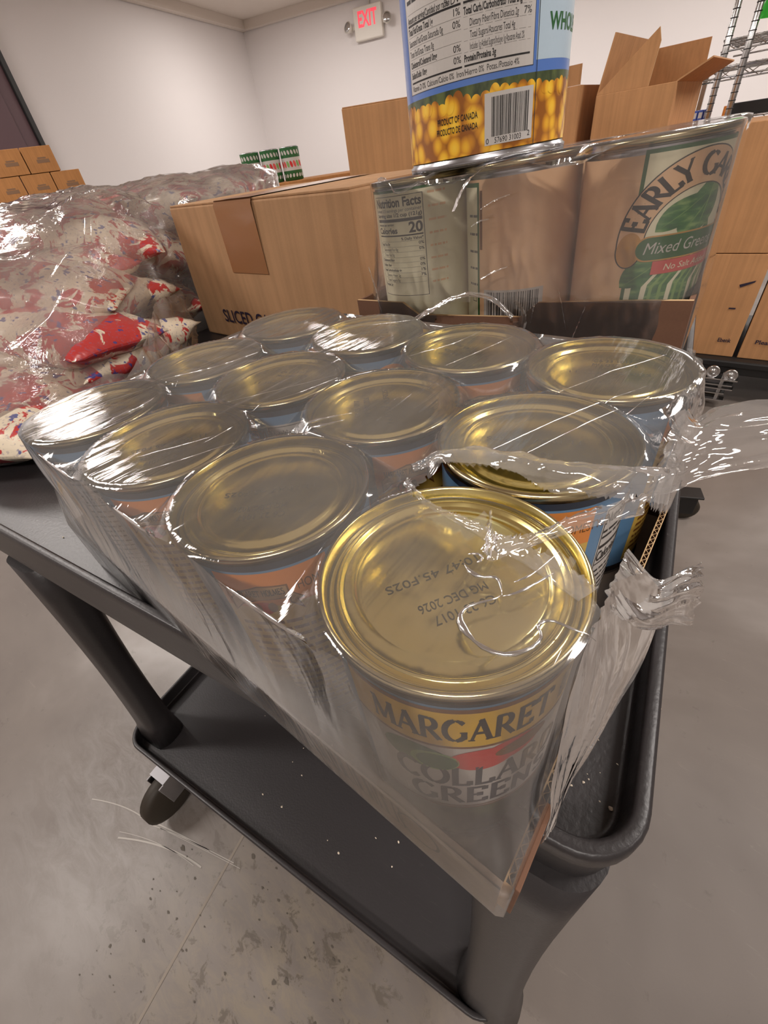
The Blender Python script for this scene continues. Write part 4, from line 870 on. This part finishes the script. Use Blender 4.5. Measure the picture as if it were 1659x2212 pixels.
# ================================================================ tall corn can on top
def corn_can():
    R, H = .0540, .178; e = empty('corn_can', (-.143, .306, .0))
    mb = MB(); pr = [(R - .004, 0), (R + .001, .0004), (R + .0013, .0035), (R - .0005, .005)] + [(R - .0004, .005 + .006 * k) for k in range(1, 28)] + [(R - .0005, H - .005), (R + .0013, H - .0035), (R + .001, H)]
    mb.lathe(pr, 'steel', 72); mb.poly([((R - .004) * cos(2 * pi * k / 36), (R - .004) * sin(2 * pi * k / 36), 0) for k in range(36)][::-1], 'steel'); mb.build('can_body', e)
    mb = MB(); lid_mesh(mb, R + .0012, H, 'steel'); mb.build('lid', e)
    mb = MB(); r = R + .0001; fn = cyl(r, RD(-66)); P = Print(mb, fn, .005); A = lambda d: RD(d) * r
    for z0, z1, m_ in ((.006, .0325, 'l_corn'), (.0325, .039, 'l_field'), (.039, .043, 'l_skyb'), (.043, H - .0065, 'l_skyb')): mb.lathe([(r, z0), (r, (z0 + z1) / 2), (r, z1)], m_, 96)
    rr = random.Random(3)
    for k in range(60):     # kernels along the top of the heap
        a = k * 6 - 180; P.ell(A(a), .0305 + rr.uniform(0, .0025), A(rr.uniform(3, 4.6)), rr.uniform(.003, .005), 'l_corn', 1 + k % 3)
    P.rect(A(33), .044, A(90), H - .0065, 'l_palesky', 1)
    P.rect(A(-62), .0420, A(31), .150, 'l_white', 2); P.frame(A(-62), .0420, A(31), .150, .0003, 'l_navy', 3)
    x0, xm, x1 = A(-59), A(-13), A(28)
    for k, (y, t, v_, bo) in enumerate(((.0680, 'Total Carb./Carbohidrato Total 24g', '9%', .03), (.0632, '   Dietary Fiber/Fibra Dietetica 2g', '7%', 0), (.0585, '   Total Sugars/Azucares Total 4g', '', 0), (.0538, '   Includes 1g Added Sugars/Incluye 1g Azucares Anad. 2%', '', 0), (.0492, 'Protein/Proteina 3g', '', .03))):
        ind = .0035 if t[0] == ' ' else 0; t = t.strip()
        P.text(t, xm + ind, y, .0030, 'l_dark', 4, w=(x1 - xm - .004) * min(len(t) / 36, 1) - ind, bold=bo)
        if v_: P.text(v_, x1, y, .0030, 'l_dark', 4, anchor='r')
        P.rect(xm, y + .0038, x1, y + .00395, 'l_grey', 3)
    for k, (t, v_, bo) in enumerate((('Amount per serving/Cantidad por racion', '% DV', .01), ('Total Fat/Grasa Total 1g', '1%', .02), ('  Saturated Fat/Grasa Saturada 0g', '0%', 0), ('  Trans Fat/Grasa Trans 0g', '', 0), ('Cholesterol/Colesterol 0mg', '0%', .02), ('Sodium/Sodio 10mg', '0%', .02))):
        y = .0735 - k * .0048; t = t.strip(); P.text(t, x0, y, .0030, 'l_dark', 4, w=(xm - x0 - .008) * min(len(t) / 36, 1), bold=bo)
        if v_: P.text(v_, xm - .002, y, .0030, 'l_dark', 4, anchor='r')
        P.rect(x0, y + .0038, xm - .0015, y + .00395, 'l_grey', 3)
    P.rect(x0, .0722, xm - .0015, .0731, 'l_dark', 4); P.rect(xm, .0722, x1, .0731, 'l_dark', 4); P.rect(x0, .0471, xm - .0015, .0479, 'l_dark', 4); P.rect(xm, .0471, x1, .0479, 'l_dark', 4)
    P.text('Vitamin D 0%  Calcium/Calcio 0%  Iron/Hierro 0%  Potas./Potasio 4%', x0, .0435, .0028, 'l_dark', 4, w=(x1 - x0) * .92); P.lines(x0, x1, .080, .145, 14, 'l_dark', 4, 2, .35)
    P.text('PRODUCT OF CANADA', A(-34), .0235, .0032, 'l_dark', 6, w=A(29), bold=.015); P.text('PRODUCTO DE CANADA', A(-35), .0185, .0032, 'l_dark', 6, w=A(30), bold=.015)
    P.rect(A(-.5), .0090, A(32), .0335, 'l_white', 5); P.barcode(A(4), .0130, A(29), .0315, 30, 'l_dark', 7, 8)
    P.text('0', A(.4), .0098, .0028, 'l_dark', 7); P.text('57690 31003', A(6), .0098, .0028, 'l_dark', 7, w=A(18)); P.text('2', A(28.6), .0105, .0028, 'l_dark', 7)
    P.text('WHOLE KERNEL CORN', A(42), .056, .007, 'l_green', 4, bold=.03); P.rect(A(33.4), .006, A(33.9), H - .0065, 'l_navy', 8)
    mb.build('paper_label', e); return e
cc = corn_can(); loc = Vector((-.143, .306, 0)) - Vector((EA.x, EA.y, 0)); cc.location = (loc.dot(ex), loc.dot(ey), EH + .0028); place(cc)
tag(cc, 'tall corn can with nutrition panel and barcode standing on top of the rear pack', 'can')

# ================================================================ sliced carrots carton
def carton(name, w, d, h, m, loc, rz, label, cat='carton', group=None, skew=(0, 0), pr=None, flaps=None, tape=None, parts=True):
    """corrugated box: body with soft edges, top flaps with a seam, optional tape"""
    e = empty(name, loc, rz, label=label, cat=cat, group=group)
    b2 = bmesh.new(); bmesh.ops.create_cube(b2, size=1, matrix=Matrix.Translation((0, d / 2, h / 2)) @ Matrix.Diagonal((w, d, h, 1)))
    bmesh.ops.bevel(b2, geom=list(b2.edges), offset=.0022, segments=2, profile=.5, affect='EDGES'); bmesh.ops.subdivide_edges(b2, edges=[q for q in b2.edges if q.calc_length() > .05], cuts=6, use_grid_fill=True)
    for v in b2.verts:
        t = 1 - v.co.z / h; v.co.x += skew[0] * t if v.co.x < 0 else skew[1] * t
        bu = .0025 * sin(pi * min(max(v.co.z / h, 0), 1)) * cos(pi * v.co.x / w * .9)
        if v.co.y < d * .1: v.co.y -= bu
    mb = MB()
    if flaps: 
        for f in [f for f in b2.faces if f.normal.z > .9 and f.calc_center_median().z > h - .001]: b2.faces.remove(f)
    mb.add(b2, Matrix.Identity(4), m)
    if pr: P = Print(mb, flat((-w / 2, -.0030, 0), (1, 0, 0), (0, 0, 1), (0, -1, 0)), .03); pr(P, w, h)
    mb.build('carton_body', e)
    if flaps:
        for (side_, ang, ln) in flaps:
            mb = MB(); L_ = w if side_ in 'fb' else d; b3 = bmesh.new(); bmesh.ops.create_cube(b3, size=1, matrix=Matrix.Translation((0, 0, ln / 2)) @ Matrix.Diagonal((L_ * .98, .004, ln, 1)))
            base = {'f': ((0, .002, h), 0), 'b': ((0, d - .002, h), pi), 'l': ((-w / 2 + .002, d / 2, h), -pi / 2), 'r': ((w / 2 - .002, d / 2, h), pi / 2)}[side_]
            mb.add(b3, Matrix.Translation(base[0]) @ Matrix.Rotation(base[1], 4, 'Z') @ Matrix.Rotation(RD(ang), 4, 'X'), m); mb.build('flap', e)
    elif parts:
        for s_ in (-1, 1): mb = MB(); mb.box((0, d / 2 + s_ * (d / 4), h + .0012), (w - .004, d / 2 - .002, .0024), m, bev=.0006); mb.build('flap', e)
    if tape:
        mb = MB(); x0, x1, z0 = tape; rr = random.Random(2); mb.grid([[(x, -.0034 + (.0 if z < h else .003), z) for x in [x0 + (x1 - x0) * k / 10 for k in range(11)]] for z in (z0 + rr.uniform(-.001, .001), z0 + .02, h - .003, h + .003)], 'tape', True)
        mb.poly([(x0, -.003, h + .0036), (x1, -.003, h + .0036), (x1, d, h + .0036), (x0, d, h + .0036)], 'tape'); mb.build('tape_strip', e)
    return e
def pr_car(P, w, h):
    P.text('SLICED CARROTS', .058, .0270, .0195, 'ink', 2, w=.200, bold=.012)
carton('sliced_carrots_carton', .376, .24, .1830, 'card', (-.505, .3460, SH + .0005), -RD(1.6), 'brown carton printed SLICED CARROTS with a strip of tape over its top edge', skew=(-.016, .004), pr=pr_car, tape=(-.064, .020, .100))

# ================================================================ large clear bag of printed pouches
def pouch_mesh(w, l, t, seed):
    mb = MB(); rows = []; n = 26
    for j in range(19):
        v = -1 + 2 * j / 18; r = []
        for k in range(n):
            a = 2 * pi * k / n; sx_ = math.copysign(abs(cos(a)) ** .75, cos(a)); sy_ = math.copysign(abs(sin(a)) ** 1.1, sin(a))
            th = (1 - abs(v) ** 2.6) ** .7 if abs(v) < 1 else 0; wd = .92 + .08 * abs(v)
            x, y, z = sx_ * w / 2 * wd, v * l / 2, sy_ * (t / 2 * th + .0012)
            nn_ = noise.noise(Vector((x * 28, y * 28, z * 28 + seed))) * .008 + noise.noise(Vector((x * 90, y * 40, seed))) * .0035; r.append((x, y, z + nn_ * (1 if th > .1 else .4)))
        rows.append(r)
    mb.grid(rows, 'pouch', True, True, True); return mb
random.seed(3)
pm = [pouch_mesh(.15, .22, .062, k * 7) for k in range(3)]; proto = [pm_.build('printed_pouch') for pm_ in pm]
# rows: (x, y, z, yaw, pitch, roll, label)
PCH = [(-.575, .035, .716, 35, 0, 8, 'printed pouch lowest at the left front, beside the far left can'), (-.66, .00, .722, 80, 5, -6, 'printed pouch at the bottom near the left picture edge'), (-.63, .155, .722, 20, 0, -8, 'printed pouch low down behind the far left can'),
 (-.72, .10, .765, 55, 6, 10, 'printed pouch in the second layer near the left picture edge'), (-.64, .11, .768, 110, 8, 6, 'printed pouch with a dark blue stripe in the second layer'), (-.735, .20, .775, 15, -6, 0, 'printed pouch in the second layer left of the carton'),
 (-.80, .03, .735, 10, 0, 5, 'printed pouch low at the left end'), (-.83, .33, .735, 70, 4, 0, 'printed pouch at the bottom left of the carrots carton'), (-.80, .20, .815, 100, 6, -8, 'printed pouch in the third layer in the middle of the bag'), (-.83, .33, .820, 40, -4, 8, 'printed pouch in the third layer beside the carton top corner'),
 (-.70, .13, .812, 140, 12, -4, 'printed pouch facing forward in the upper middle of the bag'), (-.85, .42, .79, 20, 0, 0, 'printed pouch behind the carton left side'), (-.88, .28, .862, 60, 5, 6, 'printed pouch on top of the heap'), (-.86, .43, .860, 120, -4, 6, 'printed pouch on top of the heap behind the carton corner'),
 (-.86, .56, .865, 30, 0, -6, 'printed pouch at the top right end of the bag'), (-.90, .12, .80, 80, 8, 0, 'printed pouch high at the left end of the bag'), (-.79, .245, .850, 155, 10, -10, 'red and white pouch just left of the carton top'), (-.92, .45, .81, 10, 0, 0, 'printed pouch at the back of the bag'),
 (-.88, .58, .80, 70, 0, 0, 'printed pouch low at the back right of the bag'), (-.95, .25, .74, 10, 0, 0, 'printed pouch at the bottom back of the bag'), (-.88, .50, .73, 100, 0, 0, 'printed pouch at the bottom behind the carton'), (-.9, .36, .76, 40, 0, 0, 'printed pouch in the middle back of the bag')]
for k, (x, y, z, ya, pi_, ro, lb) in enumerate(PCH):
    c = proto[k] if k < 3 else proto[k % 3].copy()
    if k >= 3: COL.objects.link(c)
    c.location = (x, y, z); c.rotation_euler = (RD(pi_), RD(ro), RD(ya)); tag(c, lb, 'pouch', 'printed pouches inside the clear bag')
mb = MB(); rows = []; nb = 150
def heap(x, y):
    h = 0
    for px_, py_, pz_, *_ in PCH:
        d = hypot(x - px_, y - py_); h = max(h, (pz_ + .040 - SH) * max(0, 1 - (d / .21) ** 3.2) ** .5)
    return h
bc = (-.80, .28)
BP = [(-.50, -.05), (-.50, .05), (-.55, .13), (-.65, .23), (-.715, .31), (-.725, .40), (-.725, .60), (-.80, .68), (-.98, .66), (-1.0, .4), (-1.0, .1), (-.85, -.06), (-.66, -.085)]
def brad(a):   # bag outline in plan
    r0 = 9
    for p, q in zip(BP, BP[1:] + BP[:1]):
        d = (cos(a), sin(a)); e = (q[0] - p[0], q[1] - p[1]); den = d[0] * e[1] - d[1] * e[0]
        if abs(den) < 1e-9: continue
        w = (p[0] - bc[0], p[1] - bc[1]); t = (w[0] * e[1] - w[1] * e[0]) / den; u = (w[0] * d[1] - w[1] * d[0]) / den
        if t > 0 and -.001 <= u <= 1.001: r0 = min(r0, t)
    return r0
for j in range(64):
    t = j / 63; r = []
    for k in range(nb):
        a = 2 * pi * k / nb; R_ = sum(brad(a + q * .06) for q in (-1, 0, 1)) / 3 * (1 + .03 * noise.noise(Vector((cos(a) * 2, sin(a) * 2, 1))))
        if t < .3: u = t / .3; x, y = bc[0] + R_ * cos(a) * (.96 + .05 * sin(pi * u)), bc[1] + R_ * sin(a) * (.96 + .05 * sin(pi * u)); z = SH + .004 + .05 * u
        else: u = (t - .3) / .7; q = cos(u * pi / 2) ** .8; x, y = bc[0] + R_ * cos(a) * q * .98, bc[1] + R_ * sin(a) * q * .98; z = SH + max(.054 + .12 * sin(u * pi / 2) ** .9, heap(x, y) + .004)
        w_ = noise.noise(Vector((x * 16, y * 16, z * 16))) * .010 + abs(noise.noise(Vector((x * 45 + z * 20, y * 45, z * 45)))) * .009
        dd = Vector((x - bc[0], y - bc[1], (z - SH) * 1.5)).normalized(); r.append((x + dd.x * w_, y + dd.y * w_, max(z + dd.z * w_, SH + .002)))
    rows.append(r)
mb.grid(rows, 'film_bag', True, True)
tag(mb.build('clear_plastic_bag'), 'large crinkled clear plastic bag full of red, white and blue printed pouches', 'bag')
sheetp = empty('loose_film', (0, 0, 0), label='loose crumpled clear film at the foot of the bag beside the carrots carton', cat='plastic film')
sheet([[(-.69, .325, .76), (-.64, .26, .77), (-.56, .20, .765), (-.50, .15, .755), (-.47, .10, .74)], [(-.68, .320, .735), (-.61, .25, .738), (-.53, .19, .735), (-.47, .14, .730), (-.44, .09, .715)], [(-.665, .315, .700), (-.58, .240, .700), (-.50, .18, .702), (-.44, .13, .700), (-.42, .08, .695)]], 'film_torn', 'film_sheet', sheetp, 36, 90, .006, 34, seed=51)

# ================================================================ cartons at the left wall
E_ = Vector((.30, .954, 0)); NB_ = Vector((-.954, .30, 0)); base = Vector((-4.60, 1.79, 0)); ang = atan2(E_.y, E_.x)
LH = .157; order = ['top', 'second from top', 'third from top', 'fourth from top', 'fifth from top', 'sixth from top', 'seventh from top', 'bottom']
def pr_left(P, w, h): 
    P.rect(w * .36, h * .36, w * .78, h * .50, 'smudge', 2); P.rect(w * .42, h * .52, w * .70, h * .58, 'smudge', 2)
for L_ in range(8):
    end = [0, .125, .24, .24, .24, .24, .24, .24][L_]
    for c_ in range(3 if L_ < 6 else 2):
        w_ = .205; p = base + E_ * (end - w_ / 2 - c_ * (w_ + .006)); z = LH * (7 - L_)
        carton('stacked_carton', w_, .28, LH - .004, 'card_dk', (p.x, p.y, z), ang, 'small orange brown carton, %s layer of the far left stack, %s column' % (order[L_], ['right', 'middle', 'left'][c_]), group='cartons stacked by the left wall', pr=pr_left, parts=False)
# ================================================================ right-hand cartons on a dolly
dol = empty('platform_dolly', (-.25, 1.90, 0), label='black platform dolly with metal casters under the right hand cartons', cat='dolly')
mb = MB(); mb.box((0, .27, .148), (1.36, .56, .026), 'black', bev=.006); mb.box((0, .01, .13), (1.3, .03, .04), 'black', bev=.004); mb.build('deck', dol)
for x, y in ((-.6, .05), (.28, .05), (-.6, .5), (.60, .5)):
    mb = MB(); mb.box((x, y, .118), (.09, .08, .006), 'chrome', bev=.002); mb.tube([(x, y, .12), (x, y, .10)], .02, 'chrome', 16)
    for s_ in (-.022, .022): mb.box((x, y + s_, .07), (.06, .004, .075), 'chrome', bev=.001)
    o = mb.build('caster', dol); mb = MB(); mb.grid([[(x + r * cos(2 * pi * k / 28), y + yy, .046 + r * sin(2 * pi * k / 28)) for k in range(28)] for r, yy in ((.01, -.015), (.04, -.015), (.045, -.01), (.045, .01), (.04, .015), (.01, .015))], 'rubber', True, True, True); mb.build('wheel', o)
mb = MB()
for z, l_ in ((.060, .07), (.078, .11), (.092, .10), (.112, .12), (.034, .08)): mb.box((.285, -.05, z), (l_, .035, .005), 'chrome', bev=.001)
mb.box((.300, -.045, .085), (.012, .02, .10), 'chrome', bev=.002); mb.box((.27, -.03, .075), (.07, .004, .06), 'steel', bev=.001)
for x, z in ((.262, .135), (.318, .128)):
    mb.grid([[(x + r * cos(2 * pi * k / 28), -.055 + yy, z + r * sin(2 * pi * k / 28)) for k in range(28)] for r, yy in ((.003, -.006), (.008, -.006), (.009, -.002), (.016, -.003), (.018, -.005), (.022, -.004), (.022, .004), (.003, .004))], 'chrome', True, True, True)
mb.build('latch_bracket', dol)
def pr_a(P, w, h): P.text('Ebenk', w - .062, .052, .014, 'ink', 2, w=.040, bold=.02); P.poly([(w - .055, .235), (w - .02, .252), (w - .018, .258), (w - .06, .244)], 'ink', 2); P.rect(w - .065, .165, w - .045, .17, 'ink', 2)
def pr_b(P, w, h): P.text('Please', .035, .055, .014, 'ink', 2, w=.055, bold=.02)
def C_(x0, x1, z0, z1, label, **kw): return carton('food_carton', x1 - x0, .42, z1 - z0, 'card_or', ((x0 + x1) / 2, 1.93, z0), 0, label, group='cartons on the dolly', **kw)
C_(-.56, -.262, .162, .497, 'orange brown carton at the bottom left of the dolly', parts=False); C_(-.255, .050, .162, .497, 'orange brown carton with handwriting at the bottom of the dolly, left of the dark gap', parts=False, pr=pr_a); C_(.064, .37, .162, .497, 'orange brown carton at the bottom right edge of the picture, printed Please', parts=False, pr=pr_b)
C_(-.88, -.565, .162, .497, 'orange brown carton hidden behind the corn can, bottom layer', parts=False); C_(-.88, -.60, .499, .83, 'orange brown carton behind the corn can, middle layer', parts=False)
C_(-.58, -.30, .499, .835, 'orange brown carton in the middle layer behind the rear pack', parts=False); C_(-.255, .035, .499, .835, 'orange brown carton in the upper layer at the right picture edge', parts=False); C_(.045, .34, .499, .83, 'orange brown carton at the right end of the middle layer', parts=False)
C_(-.96, -.640, .832, .99, 'open orange brown carton just right of the corn can', flaps=[('f', 4, .05), ('l', -50, .1)])
C_(-.585, -.350, .837, .955, 'open orange brown carton with one flap standing up', flaps=[('r', 65, .09), ('b', -12, .11), ('l', -12, .14)])
# triangular raised flap with its own thickness belongs to the open carton
fl = [o for o in COL.objects if o.name.startswith('food_carton')][-1]
mb = MB(); A_ = [(-.117, .00, .118), (.035, .01, .118), (.045, .015, .215), (.035, .014, .245)]; B_ = [(x, y + .004, z) for x, y, z in A_]
mb.poly(A_, 'card_or'); mb.poly(B_[::-1], 'card_or')
for i in range(4): j = (i + 1) % 4; mb.poly([A_[j], A_[i], B_[i], B_[j]], 'card_in')
mb.build('flap', fl)
# cartons behind the carrots carton
p = Vector((-1.01, 1.133, 0)); q = Vector((-.70, 1.36, 0)); an = atan2(q.y - p.y, q.x - p.x)
for k, (z, h_) in enumerate(((0, .33), (.332, .33), (.664, .335))):
    m_ = (p + q) / 2; carton('rear_carton', (q - p).length, .3, h_, 'card_or', (m_.x, m_.y, z), an, 'brown carton standing behind the carrots carton, %s of three' % ('lowest', 'middle', 'topmost')[k], group='cartons behind the carrots carton', parts=(k == 2))
# row of green, white and red cans on a carton in the distance
carton('rear_carton', .52, .35, .855, 'card_dk', (-1.45, 1.36, 0), RD(36), 'tall carton under the small green topped cans', parts=False)
for k, (lb, dx) in enumerate((('small can with green and white bands, leftmost above the clear bag', 0), ('small can with green and white bands, middle of three behind the carrots carton', .078), ('small can with green and white bands, rightmost of three behind the carrots carton', .156))):
    x, y = -1.655 + dx * .8, 1.300 + dx * .6; e = empty('small_can', (x, y, .856), RD(-50), label=lb, cat='can', group='small green and white cans in the distance'); mb = MB()
    mb.lathe([(.033, 0), (.036, .001), (.036, .030)], 'l_green', 32); mb.lathe([(.036, .030), (.036, .068)], 'l_white', 32); mb.lathe([(.036, .068), (.036, .098)], 'l_green', 32)
    P = Print(mb, cyl(.0362, 0), .01)
    for q in range(7): P.ell(-.036 + .013 * q, .049, .005, .010, ('l_red', 'l_pink', 'l_lgreen')[q % 3], 1, 15); P.ell(-.040 + .013 * q, .083, .004, .007, 'l_white', 1, 20); P.ell(-.034 + .013 * q, .015, .004, .006, 'l_white', 1, -15)
    mb.build('label', e); mb = MB(); mb.lathe([(.0362, .098), (.036, .1), (.033, .0985), (.0005, .098)], 'steel', 32); mb.build('lid', e)
# ================================================================ wire shelving
ws = empty('wire_shelving', (0, 2.9, 0), RD(1), label='chrome wire shelving unit in front of the white wall at the right', cat='shelving')
def post(x, y, h, lean=0):
    mb = MB(); mb.tube([(x, y, 0), (x, y, h)], .0125, 'chrome', 14); z = .1
    while z < h: mb.tube([(x, y, z), (x, y, z + .003)], .0137, 'black', 14); z += .0254
    mb.build('post', ws)
for x, y, h in ((-.385, .0, 1.9), (-.305, -.03, 1.9), (.75, 0, 1.9), (-.52, .42, 1.03), (.75, .42, 1.9)): post(x, y, h)
def wshelf(z, x0, x1, y0, y1):
    mb = MB()
    for y in (y0, y1):
        for dz in (0, -.032): mb.tube([(x0, y, z + dz), (x1, y, z + dz)], .0035, 'chrome', 6)
        n = int((x1 - x0) / .05); mb.tube([(x0 + (x1 - x0) * k / n, y, z - (.032 if k % 2 else 0)) for k in range(n + 1)], .002, 'chrome', 5)
    for k in range(int((x1 - x0) / .022)): x = x0 + .022 * k; mb.tube([(x, y0, z + .003), (x, y1, z + .003)], .0018, 'chrome', 5)
    for k in range(4): y = y0 + (y1 - y0) * (k + .5) / 4; mb.tube([(x0, y, z - .002), (x1, y, z - .002)], .003, 'chrome', 5)
    mb.build('wire_shelf', ws)
wshelf(1.08, -.40, .75, 0, .42); wshelf(1.0, -.53, .75, .0, .42); wshelf(.83, -.53, .75, 0, .42)
mb = MB(); mb.box((-.62 + .13, .44, .93), (.02, .02, .2), 'chrome'); mb.build('post', ws)
for k in range(4):
    mb = MB(); mb.box((0, 0, .019), (.020, .05, .038), 'bluep', bev=.003); mb.box((0, -.0255, .02), (.014, .001, .02), 'l_white'); o = mb.build('blue_pack', None, (-.462 + .0225 * k, 2.93, .8345)); tag(o, ('leftmost small blue packet on the wire shelf, beside the left post', 'small blue packet on the wire shelf, next to the leftmost one', 'small blue packet on the wire shelf, third from the left post', 'rightmost small blue packet on the wire shelf')[k], 'packet', 'blue packets on the wire shelf')
e = empty('black_crate', (-.24, 2.95, .8345), label='dark open box with an orange end on the wire shelf', cat='box')
mb = MB(); mb.box((0, .05, .022), (.17, .14, .044), 'black', bev=.003); mb.build('crate_body', e); mb = MB(); mb.box((-.09, .03, .02), (.012, .1, .038), 'l_orange', bev=.002); mb.build('end_panel', e)
e = empty('green_bag', (-.19, 2.93, 1.085), label='bright green plastic sheet hanging over the top wire shelf', cat='sheet')
sheet([[(-.118, -.03, .040), (-.09, -.035, .036), (.0, -.03, .030)], [(-.105, -.032, .09), (-.06, -.04, .09), (.0, -.03, .08)], [(-.095, -.03, .2), (-.05, -.035, .2), (0, -.03, .2)]], 'greenp', 'plastic_sheet', e, 20, 20, .003, 20, seed=61)
# loose caster on the floor behind the cart
e = empty('swivel_caster', (.078, 1.12, 0), RD(20), label='small black swivel caster standing on the floor behind the cart', cat='caster')
mb = MB(); mb.box((0, 0, .085), (.06, .05, .006), 'black', bev=.002)
for s_ in (-.016, .016): mb.box((0, s_, .055), (.04, .003, .06), 'black', bev=.001)
mb.build('fork', e); mb = MB(); mb.grid([[(r * cos(2 * pi * k / 24), yy, .036 + r * sin(2 * pi * k / 24)) for k in range(24)] for r, yy in ((.008, -.012), (.03, -.012), (.036, -.008), (.036, .008), (.03, .012), (.008, .012))], 'rubber', True, True, True); mb.build('wheel', e)
